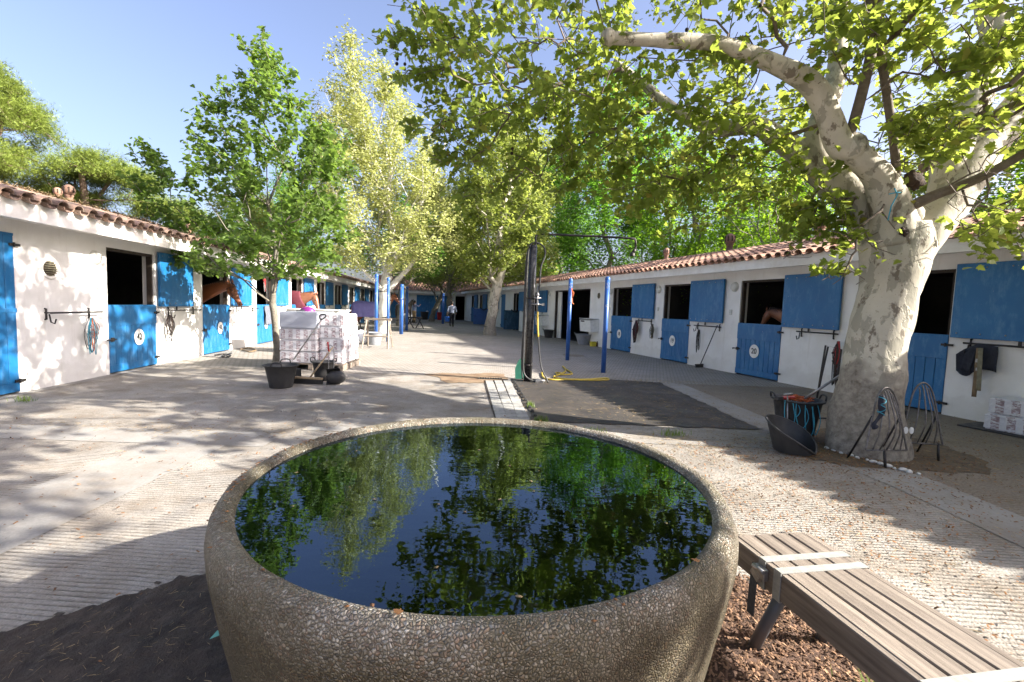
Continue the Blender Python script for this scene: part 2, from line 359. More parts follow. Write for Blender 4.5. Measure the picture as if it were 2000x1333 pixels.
# ------------------------------------------------------------------ ground materials
def concrete(name, c1, c2, groove=0, gscale=28, stain=.5, rotz=0.05, grit=0, grid=False):
    m, t, p, o = nodes(name)
    big = noise(t, .55, 6, .65); col = ramp(t, big, [(.3, c1), (.7, c2)]).outputs[0]
    fine = ramp(t, noise(t, 45, 5, .75), [(.3, .78), (.7, 1.12)]).outputs[0]
    col = mix(t, col, fine, .8, 'MULTIPLY')
    st = ramp(t, noise(t, 2.1, 7, .7), [(.44, 0.), (.68, stain)]).outputs[0]
    col = mix(t, col, (.17, .125, .08), st)
    prev = None
    if groove:
        wv = N(t, 'ShaderNodeTexWave'); wv.wave_type = 'BANDS'; wv.bands_direction = 'Y'; wv.inputs['Scale'].default_value = gscale / 6.283
        wv.inputs['Distortion'].default_value = 2.6; wv.inputs['Detail'].default_value = 3; wv.inputs['Detail Scale'].default_value = .5
        t.links.new(coords(t, (1, 1, 1), (0, 0, rotz)), wv.inputs['Vector'])
        patch = ramp(t, noise(t, 1.4, 6, .7), [(.36, .05), (.62, 1.)]).outputs[0]
        gr = ramp(t, wv.outputs[0], [(0, 1.), (.45, 0.)]).outputs[0]
        gm = N(t, 'ShaderNodeMath', operation='MULTIPLY'); t.links.new(gr, gm.inputs[0]); t.links.new(patch, gm.inputs[1])
        g2 = N(t, 'ShaderNodeMath', operation='MULTIPLY'); g2.inputs[1].default_value = .42; t.links.new(gm.outputs[0], g2.inputs[0])
        col = mix(t, col, (.13, .10, .07), g2.outputs[0])
        prev = bump(t, p, gm.outputs[0], groove, -.012)
    if grid:
        bk = N(t, 'ShaderNodeTexBrick'); bk.inputs['Scale'].default_value = 1; bk.inputs['Brick Width'].default_value = .15; bk.inputs['Row Height'].default_value = .075
        bk.inputs['Mortar Size'].default_value = .012; bk.inputs[1].default_value = (1, 1, 1, 1); bk.inputs[2].default_value = (.8, .8, .8, 1); bk.inputs[3].default_value = (.35, .33, .3, 1)
        t.links.new(coords(t, (1, 1, 1), (0, 0, .3)), bk.inputs['Vector']); col = mix(t, col, bk.outputs[0], .7, 'MULTIPLY')
        prev = bump(t, p, bk.outputs[1], .5, -.01)
    if grit:
        vo = N(t, 'ShaderNodeTexVoronoi'); vo.inputs['Scale'].default_value = 90; t.links.new(coords(t), vo.inputs['Vector'])
        gc = ramp(t, vo.outputs[1], [(0, .7), (1, 1.25)]).outputs[0]; col = mix(t, col, gc, grit, 'MULTIPLY')
        prev = bump(t, p, vo.outputs[0], .6, -.006, prev)
    b = bump(t, p, noise(t, 9, 8, .75), .35, .012, prev); bump(t, p, noise(t, 130, 4, .7), .5, .003, b)
    t.links.new(col, p.inputs['Base Color']); p.inputs['Roughness'].default_value = .88; p.inputs['Specular IOR Level'].default_value = .25
    return m
M['apron'] = concrete('brushed_concrete', (.38, .35, .31), (.29, .27, .24), 1.0, 56, .62, grit=.5)
M['smooth'] = concrete('smooth_concrete', (.33, .315, .29), (.25, .24, .225), 0, stain=.45)
M['aggregate'] = concrete('exposed_aggregate', (.27, .225, .18), (.21, .18, .145), .5, 50, .5, grit=.9)
M['brickpave'] = concrete('block_paving', (.40, .37, .33), (.32, .30, .27), 0, stain=.3, grid=True)
M['paver'] = simple('grey_paver', (.34, .33, .305), (.25, .245, .23), 9, .85, 50, .4, .004, island=.16)
def wetmat():
    m, t, p, o = nodes('damp_rubber_matting')
    col = ramp(t, noise(t, 1.3, 7, .7), [(.33, (.022, .020, .019)), (.55, (.045, .037, .03)), (.75, (.13, .095, .06))]).outputs[0]
    sp = ramp(t, noise(t, 55, 4, .75), [(.62, 0.), (.7, .7)]).outputs[0]; col = mix(t, col, (.2, .17, .12), sp)
    t.links.new(col, p.inputs['Base Color'])
    rr = ramp(t, noise(t, 2, 5), [(.35, .55), (.65, .9)]); t.links.new(rr.outputs[0], p.inputs['Roughness'])
    b = bump(t, p, noise(t, 12, 8, .75), .5, .015); bump(t, p, noise(t, 80, 4), .5, .005, b); return m
M['mat'] = wetmat()
M['soil'] = simple('dark_damp_soil', (.022, .016, .013), (.055, .038, .027), 6, .8, 60, .9, .012)
M['chipsoil'] = simple('chip_soil', (.12, .065, .04), (.07, .042, .03), 14, .95, 60, .9, .012)
M['chip'] = simple('bark_chip', (.26, .15, .085), (.15, .085, .05), 20, .9, island=.5)
M['dirt'] = simple('earth', (.14, .10, .065), (.08, .06, .04), 3, .95, 20, .6, .02)

def sheet(name, pts, z, m, wob=0, n=14):
    """flat sheet; wob makes the outline irregular"""
    P = []
    for i in range(len(pts)):
        a, b = Vector(pts[i]), Vector(pts[(i + 1) % len(pts)])
        k = n if wob else 1
        for j in range(k):
            q = a.lerp(b, j / k)
            if wob: q = q + Vector((random.uniform(-wob, wob), random.uniform(-wob, wob)))
            P.append((q.x, q.y, z))
    bm = bmesh.new(); vs = [bm.verts.new(q) for q in P]; f = bm.faces.new(vs); bm.normal_update()
    if f.normal.z < 0: f.normal_flip()
    bmesh.ops.triangulate(bm, faces=[f])
    me = bpy.data.meshes.new(name); bm.to_mesh(me); bm.free(); me.materials.append(m)
    return struct(link(name, me))
# the earth under and around everything, to the horizon
g = MB(); g.add([(-700, -700, -.02), (700, -700, -.02), (700, 900, -.02), (-700, 900, -.02)], [(0, 1, 2, 3)]); struct(g.build('ground', M['dirt']))
sheet('concrete_yard', [(-12, -6), (14, -6), (8.4, 5), (-5.2, 5), (-9.5, 13), (-14, 48), (-3, 48), (9, 9), (14, -6)][:0] or [(-14, -8), (16, -8), (10, 12), (-4, 52), (-16, 52)], -.004, M['apron'])
sheet('block_paving', [(-8.2, 9.3), (6.6, 9.3), (-3.2, 46), (-12.6, 46)], .0, M['brickpave'])
sheet('aggregate_path', [(3.9, -2), (9.8, -2), (6.1, 9.29), (3.46, 9.29), (3.66, 5.8), (3.88, 4.0)], 0, M['aggregate'])
sheet('smooth_path', [(-3.5, -3), (-2.76, -3), (-2.76, 4.42), (-2.4, 4.42), (-2.4, 4.9), (-8, 4.9), (-8, 4.42), (-3.5, 4.42)], 0, M['smooth'])
sheet('wall_edge_strip', [(-6.95, 4.9), (-6.55, 4.9), (-7.95, 16), (-8.35, 16)], .004, M['smooth'])
sheet('concrete_strip', [(3.2, 5.72), (3.2, 5.1), (.25, 5.2), (.28, 5.6), (-2.0, 5.66), (-2.0, 5.2), (-2.3, 5.2), (-2.3, 5.05), (3.2, 4.95), (3.35, 3.9), (3.42, -2), (3.9, -2), (3.88, 4.0), (3.66, 5.8), (3.46, 9.29), (3.05, 9.29)], .0, M['smooth'])
sheet('rubber_matting', [(-.0, 9.15), (2.04, 9.5), (3.02, 9.3), (3.1, 7.4), (3.17, 5.76), (.30, 5.76)], .008, M['mat'], .03, 18)
sheet('dirty_stain', [(-1.7, 9.5), (-.1, 9.9), (-.02, 8.6), (-1.2, 8.45)], .004, simple('brown_stain', (.16, .095, .05), (.25, .18, .11), 5, .9, 40, .4), .10, 10)
sheet('leaf_litter_soil', [(3.0, 5.05), (3.2, 5.6), (4.2, 5.9), (5.1, 5.5), (5.0, 4.75), (4.6, 4.35), (3.6, 4.35), (3.1, 4.6)], .004, simple('litter_soil', (.14, .10, .06), (.08, .06, .04), 9, .95, 50, .7), .05, 8)
def soilpatch(name, pts, m, amp):
    """real relief: a fine grid clipped to a polygon"""
    xs = [q[0] for q in pts]; ys = [q[1] for q in pts]; bm = bmesh.new()
    nx = int((max(xs) - min(xs)) / .02); ny = int((max(ys) - min(ys)) / .02)
    def inside(x, y):
        c = False; j = len(pts) - 1
        for i in range(len(pts)):
            if (pts[i][1] > y) != (pts[j][1] > y) and x < (pts[j][0] - pts[i][0]) * (y - pts[i][1]) / (pts[j][1] - pts[i][1]) + pts[i][0]: c = not c
            j = i
        return c
    from mathutils import noise as mn
    vd = {}
    def V(i, j):
        if (i, j) not in vd:
            x = min(xs) + i * .02; y = min(ys) + j * .02; ph = mn.noise(Vector((x * 2.3, y * 2.3, 3))) * .05
            z = .012 + amp * (mn.fractal(Vector((x * 9, y * 9, 1)), .7, 2, 5) + .6)
            vd[(i, j)] = bm.verts.new((x + ph, y + ph, z))
        return vd[(i, j)]
    for i in range(nx):
        for j in range(ny):
            x = min(xs) + (i + .5) * .02; y = min(ys) + (j + .5) * .02
            if inside(x + .05 * mn.noise(Vector((x * 8, y * 8, 0))), y + .06 * mn.noise(Vector((x * 6, y * 6, 5))) + .04 * mn.noise(Vector((x * 19, y * 19, 2)))): bm.faces.new((V(i, j), V(i + 1, j), V(i + 1, j + 1), V(i, j + 1)))
    for f in bm.faces: f.smooth = True
    for v in bm.verts:
        if v.is_boundary: v.co.z = .002
    me = bpy.data.meshes.new(name); bm.to_mesh(me); bm.free(); me.materials.append(m); return struct(link(name, me))
soilpatch('dark_soil', [(-3.4, .2), (-3.2, 1.35), (-2.11, 1.84), (-1.52, 2.37), (-.9, 2.6), (.2, 2.7), (.2, .2)], M['soil'], .011)
soilpatch('chip_soil', [(.2, .2), (.2, 2.7), (.75, 2.62), (1.4, 2.38), (2.0, 1.85), (2.2, .2)], M['chipsoil'], .016)
# strip of pavers running up to the black pole: every paver a piece of its own
pv = MB().box((0, 0, 0), (.172, .192, .05), None, 0, .006).mesh('paver', M['paver'])
base = sheet('paver_strip', [(-.17, 5.66), (.27, 5.74), (-.03, 9.0), (-.52, 8.85)], .004, M['soil'])
for r in range(16):
    for c in range(3):
        u = (c + .5) / 3; v = (r + .5) / 16.4; a = Vector((-.15, 5.7)).lerp(Vector((-.51, 8.9)), v); b = Vector((.27, 5.75)).lerp(Vector((-.0, 9.05)), v); q = a.lerp(b, u)
        o = link('paver', pv, base, (q.x, q.y, -.016 + random.uniform(-.002, .003)), (random.uniform(-.006, .006), random.uniform(-.006, .006), .09 + random.uniform(-.012, .012)))
        o.scale = (.86, 1.0, 1)
# edge studs of the matting beside the pavers
for k in range(13):
    v = k / 12; q = Vector((.36, 5.8)).lerp(Vector((.07, 8.75)), v)
    tag(MB().box((0, 0, .015), (.045, .07, .03), None, 0, .006).build('edge_stud', M['rubber'], None, (q.x, q.y, .008), (0, 0, .09)), 'small black rubber edge tooth between the pale pavers and the dark matting', 'edge stud', 'rubber teeth along the matting edge')
dg = thing('drain_grate', 'small slotted drain grate at the far end of the pale pavers', 'drain grate', (-.42, 9.08, .004), .1)
MB().box((0, 0, .004), (.5, .12, .008)).build('frame', M['iron'], dg)
for k in range(9): MB().box((-.2 + k * .05, 0, .012), (.018, .1, .008)).build('bar', M['steel'], dg)
mc = gp(1120, 695); mh = thing('manhole_cover', 'round manhole cover in the shaded paving behind the nearer blue posts', 'manhole cover', mc)
MB().disc((0, 0, 0), .42, None, 32, .008).build('frame', M['smooth'], mh); MB().disc((0, 0, .008), .33, None, 32, .006).build('lid', M['aggregate'], mh)

# ------------------------------------------------------------------ stable rows
NL, NR = math.hypot(1, KL), math.hypot(1, KR)
class Row:
    """local x along the wall, local -y towards the yard, z up"""
    def __init__(s, name, label, loc, rz, Y2x, wall, roofext=(0, 0), eave=2.36, facetop=2.63, over=.5, slope=.245, depth=2.6, tile=.25, tmat='terracotta'):
        s.T = thing(name, label, 'stable', loc, rz); s.f = Y2x; s.wall = wall; s.op = []; s.eave = eave; s.ft = facetop; s.ov = over; s.sl = slope; s.dp = depth; s.tile = tile; s.tm = tmat; s.ext = roofext
        s.T['category'] = 'stable'
    def opening(s, x0, x1, z0, z1): s.op.append((min(x0, x1), max(x0, x1), z0, z1))
    def finish(s):
        x0, x1 = s.wall; T = s.T; m = MB(); th = .22; H = s.eave + .12; cur = x0
        for a, b, za, zb in sorted(s.op):
            m.bx(cur, a, 0, th, -.02, H); m.bx(a, b, 0, th, zb, H)
            if za > .01: m.bx(a, b, 0, th, -.02, za)
            cur = b
        m.bx(cur, x1, 0, th, -.02, H)
        m.build('wall', M['plaster'], T)
        # unlit rooms behind: floor, back and party walls
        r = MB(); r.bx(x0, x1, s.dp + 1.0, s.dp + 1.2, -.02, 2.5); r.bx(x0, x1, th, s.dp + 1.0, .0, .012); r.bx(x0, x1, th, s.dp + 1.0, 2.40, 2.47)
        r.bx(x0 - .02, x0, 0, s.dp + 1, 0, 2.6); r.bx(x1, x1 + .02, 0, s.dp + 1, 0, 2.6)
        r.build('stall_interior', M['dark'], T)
        # deep white fascia under the tiles, with its soffit
        e0, e1 = x0 + s.ext[0], x1 + s.ext[1]
        fa = MB(); fa.bx(e0, e1, -s.ov, -s.ov + .06, s.eave, s.ft, 0); fa.bx(e0, e1, -s.ov + .06, .0, s.eave + .05, s.eave + .11); fa.build('fascia', M['fascia'], T)
        # roof deck (hidden under the tiles) and ridge
        L = s.dp + s.ov; zr = s.ft + L * s.sl; d = MB()
        d.add([(e0, -s.ov, s.ft - .01), (e1, -s.ov, s.ft - .01), (e1, s.dp, zr - .01), (e0, s.dp, zr - .01)], [(0, 1, 2, 3)])
        d.add([(e0, s.dp, zr - .01), (e1, s.dp, zr - .01), (e1, s.dp + 2.2, zr - .55), (e0, s.dp + 2.2, zr - .55)], [(0, 1, 2, 3)])
        d.build('roof_deck', M['terracotta_old'], T)
        ang = math.atan(s.sl); ex = .40; nr = int(L / cos(ang) / ex) + 1; nc = int((e1 - e0) / s.tile)
        def barrel(r0, r1, up=1):
            b = MB(); n = 7; vs = []
            for (y, r, dz) in ((-.02, r0, 0), (ex + .06, r1, .0)):
                for rr in (r, r - .014):
                    for k in range(n):
                        a = pi * k / (n - 1); vs.append((rr * cos(a), y, up * rr * .78 * sin(a) + dz))
            fs = [(k, k + 1, 2 * n + k + 1, 2 * n + k) for k in range(n - 1)] + [(n + k + 1, n + k, 3 * n + k, 3 * n + k + 1) for k in range(n - 1)] + [(k + 1, k, n + k, n + k + 1) for k in range(n - 1)]
            b.add(vs, fs, 0, False); return b
        cov = barrel(s.tile * .36, s.tile * .28); pan = barrel(s.tile * .34, s.tile * .38, -1)
        cme = cov.mesh('tile', M[s.tm]); rest = MB(); pans = MB(); spots = []
        R = Matrix.Rotation(ang, 3, 'X')
        for c in range(nc):
            for r_ in range(nr):
                if r_ * ex > L / cos(ang) - .25: continue
                y = -s.ov - .11 + r_ * ex * cos(ang); z = s.ft + .012 + (r_ * ex - .11) * sin(ang)
                spots.append((e0 + (c + .5) * s.tile, y, z, r_))
        cw = T.matrix_world if False else Matrix.Translation(T.location) @ Matrix.Rotation(T.rotation_euler[2], 4, 'Z')
        ci = cw.inverted() @ Vector((0, 0, CH))
        def vis(q):
            wq = cw @ Vector(q[:3]); px = wq.x / max(wq.y, .1)
            return (abs(px) < 1.2 and wq.y > 1, -wq.length)
        spots.sort(key=vis, reverse=True)
        for i, (x, y, z, r_) in enumerate(spots):
            jx, jz, ja = random.uniform(-.008, .008), random.uniform(0, .008) + (.012 if r_ else 0), random.uniform(-.035, .035)
            rot = Matrix.Rotation(ja, 3, 'Z') @ Matrix.Rotation(ang - .02, 3, 'X')
            if i < 280: link('tile', cme, T, (x + jx, y, z + jz + .012), rot.to_euler())
            else: rest.add([rot @ Vector(v) + Vector((x + jx, y, z + jz + .012)) for v in cov.v], cov.f)
            if r_ < 3 or i < 700: pans.add([R @ Vector(v) + Vector((x + s.tile / 2, y + .02, z + .03)) for v in pan.v], pan.f)
        stuff(rest.build('far_tiles', M[s.tm], T)); stuff(pans.build('channel_tiles', M[s.tm], T))
        rd = MB(); k = 0; x = e0
        while x < e1:
            ax = Matrix.Rotation(pi / 2, 3, 'Z') @ Matrix.Rotation(0, 3, 'X'); vs = [Vector((v[1] * 1, -v[0] * 1.1, v[2] * 1.1)) + Vector((x, s.dp, zr + .02)) for v in cov.v]; rd.add(vs, cov.f); x += ex
        stuff(rd.build('ridge_tiles', M[s.tm], T))
    # -------- pieces
    def lower(s, x0, x1, h=1.2, num=None, latch=-1, planks=9, lab=None, name='half_door', mat='blue', z0=.03, dy=0, plate=(.5, .62)):
        """a braced lower door leaf made of upright boards, standing just proud of the wall"""
        a, b = min(x0, x1), max(x0, x1); T = s.T; W = b - a; fr = MB(); y = -.012 + dy
        fr.bx(a, b, y, y + .05, z0, z0 + .012); fr.bx(a + .01, b - .01, y + .026, y + .05, z0 + .012, h)
        fr.bx(a, b, y - .006, y + .05, h, h + .035)
        fr.bx(a, b, y - .014, y + .01, h - .34, h, 0, .003) if h < 1.5 else fr.bx(a, b, y - .014, y + .01, 1.13, 1.19, 0, .003)
        fr.bx(a, b, y - .010, y + .01, z0, z0 + .13, 0, .003)
        D = fr.build(name, M[mat], T)
        if lab: D['label'] = lab
        pw = W / planks; top = h - .34 if h < 1.5 else h
        for k in range(planks): MB().bx(a + k * pw + .004, a + (k + 1) * pw - .004, y - .004, y + .02, z0 + .13, top, 0, .003).build('plank', M[mat], D)
        sx = a if latch < 0 else b
        lt = MB(); lt.tube([(sx - .10, y - .03, .62), (sx + .12, y - .03, .62)], .012, 8).box((sx + .04, y - .025, .62), (.05, .03, .07)).tube([(sx - .05, y - .03, .62), (sx - .06, y - .07, .60)], .009, 6); lt.build('latch', M['iron'], D)
        hx = b if latch < 0 else a
        for z in (.18, h - .12): MB().box((hx, y - .02, z), (.16, .012, .035)).tube([(hx + .02 * latch, y - .03, z - .03), (hx + .02 * latch, y - .03, z + .03)], .012, 8).build('hinge', M['iron'], D)
        if num is not None:
            pr = Matrix.Rotation(pi / 2, 3, 'X'); cx = a + W * plate[0]
            pl = MB().disc((cx, y - .016, plate[1]), .155, pr, 32, .006, 0, .88); P = pl.build('number_plate', M['white'], D)
            if num:
                cu = bpy.data.curves.new('digits', 'FONT'); cu.body = num; cu.size = .175; cu.align_x = 'CENTER'; cu.align_y = 'CENTER'; cu.extrude = .0015; cu.offset = .003
                to = bpy.data.objects.new('digits', cu); COL.objects.link(to); dg_ = bpy.context.evaluated_depsgraph_get(); me = bpy.data.meshes.new_from_object(to.evaluated_get(dg_)); bpy.data.objects.remove(to)
                # printed figures, joined to the plate they are painted on
                me.transform(Matrix.Translation((cx, y - .0245, plate[1])) @ Matrix.Rotation(pi / 2, 4, 'X') @ Matrix.Diagonal((.9, 1.0, 1, 1)))
                bm = bmesh.new(); bm.from_mesh(P.data); n0 = len(bm.faces); bm.from_mesh(me); P.data.materials.append(M['ink']); bm.faces.ensure_lookup_table()
                for f in bm.faces[n0:]: f.material_index = 1
                bm.to_mesh(P.data); bm.free()
        return D
    def upper(s, x0, x1, z0=1.2, z1=2.3, riv=True, mat='blue', dy=0):
        a, b = min(x0, x1), max(x0, x1); m = MB(); m.bx(a, b, -.085 + dy, -.035 + dy, z0, z1, 0, .004)
        m.bx(a, b, -.088 + dy, -.0855 + dy, z1 - .10, z1 - .094); O = m.build('upper_door', M[mat], s.T)
        if riv:
            rv = MB()
            for z in (z1 - .07, z0 + .07):
                for k in range(6): rv.ball((a + .08 + k * (b - a - .16) / 5, -.088 + dy, z), .012, 6)
            rv.build('rivets', M['steel'], O)
        MB().box(((a + b) / 2, -.05 + dy, z0 - .03), (.03, .02, .1)).build('hold_open_hook', M['iron'], O)
        return O
    def frame(s, x0, x1, z0, z1):
        a, b = min(x0, x1), max(x0, x1); m = MB(); m.bx(a, a + .045, .03, .12, z0, z1); m.bx(b - .045, b, .03, .12, z0, z1); m.bx(a + .045, b - .045, .03, .12, z1 - .05, z1); m.build('door_frame', M['darkwood'], s.T)
    def lamp(s, x, z):
        pr = Matrix.Rotation(pi / 2, 3, 'X'); o = MB().lathe((x, 0, z), [(.0, .075), (.06, .072), (.1, .05), (.115, .02), (.12, 0)], 24, 0, True, axis=pr).build('wall_lamp', M['glasslamp'], s.T)
    def vent(s, x, z, r=.14):
        pr = Matrix.Rotation(pi / 2, 3, 'X'); m = MB(); m.lathe((x, -.002, z), [(r * .8, .002), (r, .02), (r * 1.12, .02), (r * 1.15, 0)], 24, 0, True, axis=pr); O = m.build('round_vent', M['fascia'], s.T)
        b = MB().disc((x, -.003, z), r * .86, pr, 24, .002, 0)
        for k in range(7):
            zz = z - r * .7 + k * r * .235; hw = math.sqrt(max(r * r * .68 - (zz - z) ** 2, 0))
            b.box((x, -.012, zz), (2 * hw, .018, .013), None, 1)
        b.build('grille', [M['hollow'], M['khaki']], O)
    def rail(s, x0, x1, z, hookdown=.14):
        a, b = min(x0, x1), max(x0, x1); m = MB(); m.tube([(a, -.11, z), (b, -.11, z)], .014, 8)
        for x in (a + .04, b - .16): m.tube([(x, 0, z + .06), (x, -.02, z + .06), (x, -.02, z - .1), (x, 0, z - .1)], .013, 6); m.tube([(x, 0, z), (x, -.11, z)], .012, 6)
        x = a + .04; m.tube([(x, -.06, z - .02), (x, -.08, z - hookdown), (x, -.13, z - hookdown - .02), (x, -.15, z - hookdown + .05)], .01, 6)
        return m.build('tack_rail', M['iron'], s.T)
    def box_(s, x, z): MB().bx(x - .04, x + .04, -.03, 0, z - .06, z + .06, 0, .004).build('switch_box', M['glasslamp'], s.T)
def YxL(Y): return Y * NL
def YxR(Y): return -Y * NR
aL = math.atan2(1, KL); aR = math.atan2(-1, -KR)
Lr = Row('left_stable_row', 'long white stable block along the left side, blue half doors numbered 41 and 42', (XL, 0, 0), aL, YxL, (YxL(-2), YxL(43)), tmat='terracotta_old', eave=2.35, facetop=2.61, tile=.27)
Rr = Row('right_stable_row', 'long white stable block along the right side, blue half doors numbered 18, 19 and 20', (XR, 0, 0), aR, YxR, (YxR(43), YxR(-2)), eave=2.43, facetop=2.66, tile=.235)
def wp(px, py, side):
    d = ray(px, py); xl, kl = (XL, KL) if side is Lr else (XR, KR); t = xl / (d.x - kl * d.y); return side.f(d.y * t), CH + d.z * t
# left row ---------------------------------------------------------------
lx = Lr.f
def bay(R, Y0, W, num, sh, latch, planks=9, open_=False, plate=(.5, .62), z1=2.24, shw=1.2):
    x0, x1 = R.f(Y0), R.f(Y0 + W); R.opening(x0 if x0 < x1 else x1, max(x0, x1), 0, z1); R.frame(x0, x1, 0, z1)
    if not open_: R.lower(x0, x1, 1.2, num, latch, planks, plate=plate)
    if sh: a = R.f(Y0 + W + .05) if sh > 0 else R.f(Y0 - .05); b = R.f(Y0 + W + .05 + shw) if sh > 0 else R.f(Y0 - .05 - shw); R.upper(a, b)
bay(Lr, 8.13, 1.28, '42', 1, -1, 9, plate=(.58, .62)); bay(Lr, 11.19, 1.3, '41', 1, -1, 9, plate=(.6, .64)); bay(Lr, 14.25, 1.3, '', 1, -1, 8)
for k, Y in enumerate((17.3, 20.5, 23.6, 26.8, 30.0, 33.2, 36.4)): bay(Lr, Y, 1.25, '' if k < 4 else None, 1, -1, 5)
x = lx(6.41); Lr.opening(x - 1.35, x, 0, 2.2)
D = Lr.lower(x - 1.35, x, 2.18, None, -1, 9, 'tall blue door at the left edge, shut', 'full_door')
for p_ in ((185, 503), (382, 520), (480, 540)): Lr.lamp(*wp(*p_, Lr))
Lr.vent(*wp(97, 525, Lr)); Lr.box_(*wp(185, 571, Lr)); Lr.box_(*wp(382, 580, Lr)[:1], 1.42)
Lr.rail(wp(83, 617, Lr)[0], wp(186, 617, Lr)[0], 1.12); Lr.rail(wp(325, 609, Lr)[0], wp(383, 609, Lr)[0], 1.12); Lr.rail(wp(460, 605, Lr)[0], wp(497, 605, Lr)[0], 1.12)
Lr.finish()
# right row --------------------------------------------------------------
for Y0, W, num in ((7.11, 1.2, ''), (10.0, 1.17, '20'), (12.88, 1.19, '19'), (15.71, 1.3, '18')):
    bay(Rr, Y0, W, num, -1, -1, 9, plate=(.45, .60), shw=1.2 if Y0 > 8 else 1.5)
bay(Rr, 4.2, 1.2, '', -1, -1, 9)
a, b = Rr.f(22.3), Rr.f(18.75); Rr.opening(a, b, 0, 2.26); Rr.frame(a, b, 0, 2.26)
MB().bx(a + .08, a + .5, .13, .18, .02, 2.2).build('sliding_door', M['plaster'], Rr.T)
bay(Rr, 24.4, 1.25, '', -1, -1, 5); bay(Rr, 27.5, 1.2, '', -1, -1, 5, True)
x = Rr.f(30.4); Rr.opening(x - .9, x, 0, 2.2); Rr.lower(x - .9, x, 2.18, None, 1, 6, name='full_door')
for Y in (33.0, 36.2, 39.2): bay(Rr, Y, 1.2, None, -1, -1, 5, Y < 34)
for p_ in ((1436, 561), (1287.5, 566), (1194, 570), (1690, 553), (1074, 574)): Rr.lamp(*wp(*p_, Rr))
Rr.vent(*wp(1170, 578, Rr), .14)
for p_ in ((1428, 610), (1286, 604), (1191, 603)): Rr.box_(*wp(*p_, Rr))
Rr.rail(wp(1362, 637, Rr)[0], wp(1415, 645, Rr)[0], 1.10); Rr.rail(wp(1563, 655, Rr)[0], wp(1645, 660, Rr)[0], 1.13); Rr.rail(wp(1247, 627, Rr)[0], wp(1279, 628, Rr)[0], 1.12)
Rr.rail(wp(1890, 680, Rr)[0], wp(2040, 690, Rr)[0], 1.13)
Rr.finish()
# end building ------------------------------------------------------------
Er = Row('end_stable', 'low white stable closing the far end of the yard, tall blue door', (0, 43, 0), 0, lambda x: x, (-13.2, -3.2), (-.3, 0), tile=.27, slope=.34, depth=3.6)
for x0, w_ in ((-11.9, 1.3), (-8.95, 2.0), (-6.75, 1.0)):
    Er.opening(x0, x0 + w_, 0, 2.2); Er.lower(x0, x0 + w_, 2.17, '' if w_ == 2.0 else None, -1, 5, name='full_door')
Er.opening(-5.35, -4.5, 0, 2.2); Er.frame(-5.35, -4.5, 0, 2.2)
Er.lamp(-6.95, 1.75); Er.lamp(-4.1, 1.7); Er.finish()
# chimney-like clay vents on the ridges
def pot(x, y, z, s_, lab, grp='clay vent pots along the roof ridges'):
    T = thing('clay_vent', lab, 'roof vent', (x, y, z), 0, grp)
    MB().lathe((0, 0, 0), [(.10, -.12), (.10, .10), (.12, .12), (.12, .15)], 16).build('stem', M['terracotta'], T)
    h = MB().lathe((0, 0, .15), [(.08, 0), (.14, .04), (.16, .16), (.13, .27), (.05, .33), (0, .335)], 16).build('hood', M['terracotta'], T)
    for k in range(8):
        a = 2 * pi * k / 8; MB().box((.155 * cos(a), .155 * sin(a), .31), (.02, .035, .17), Matrix.Rotation(a, 3, 'Z')).build('slot', M['hollow'], T)
    T.scale = (s_,) * 3
def ridge(R, x, off=2.6):
    cw = Matrix.Translation(R.T.location) @ Matrix.Rotation(R.T.rotation_euler[2], 4, 'Z'); return cw @ Vector((x, off, R.ft + (off + R.ov) * R.sl + .12))
for R, Y, s_, lab in ((Rr, 11.4, 1.0, 'tall clay vent pot on right ridge, above the door numbered 20'), (Rr, 14.4, 1.0, 'clay vent pot on right ridge, above the door numbered 19'), (Rr, 5.0, 1.1, 'clay vent pot on right ridge at the picture edge, behind the big plane tree'),
                      (Rr, 17.6, .8, 'small clay vent pot on right ridge, above the door numbered 18'), (Lr, 10.9, .7, 'clay vent pot on left ridge, nearest the camera'), (Lr, 15.6, .6, 'clay vent pot on left ridge, behind the young tree')):
    q = ridge(R, R.f(Y)); pot(q.x, q.y, q.z, s_, lab)
q = ridge(Lr, Lr.f(10.6)); pot(q.x + .1, q.y - .1, q.z - .06, .5, 'short clay vent pot beside the taller one on left roof')
# ------------------------------------------------------------------ trees
def grow(nodes0, par0, attr, bias=.45, wob=.05, seg=.5):
    """joins every attractor to the nearest grown node (short routes back to the trunk preferred)"""
    cap = len(nodes0) + len(attr) * 8 + 10; P = np.zeros((cap, 3)); D = np.zeros(cap); par = np.full(cap, -1); n = len(nodes0)
    P[:n] = nodes0; par[:n] = par0
    for i in range(n):
        if par[i] >= 0: D[i] = D[par[i]] + np.linalg.norm(P[i] - P[par[i]])
    A = np.array(attr); d0 = np.min(np.linalg.norm(A[:, None, :] - np.array(nodes0)[None], axis=2), axis=1); A = A[np.argsort(d0)]
    for a in A:
        d = np.linalg.norm(P[:n] - a, axis=1); j = int(np.argmin(d + bias * D[:n])); L = d[j]
        if L < .02: continue
        k = max(1, min(7, int(L / seg))); p0 = P[j].copy(); last = j
        for s_ in range(1, k + 1):
            t = s_ / k; q = p0 * (1 - t) + a * t
            if s_ < k: q = q + RNG.normal(0, wob * L / k, 3) + np.array([0, 0, .08 * L * t * (1 - t)])
            P[n] = q; par[n] = last; D[n] = D[last] + np.linalg.norm(q - P[last]); last = n; n += 1
    return P[:n], par[:n]
def radii(par, tip=.005, ex=2.2):
    n = len(par); s = np.zeros(n)
    ch = np.zeros(n, int); 
    for i in range(n - 1, -1, -1):
        if ch[i] == 0: s[i] = tip ** ex
        if par[i] >= 0: s[par[i]] += s[i]; ch[par[i]] += 1
    return s ** (1 / ex)
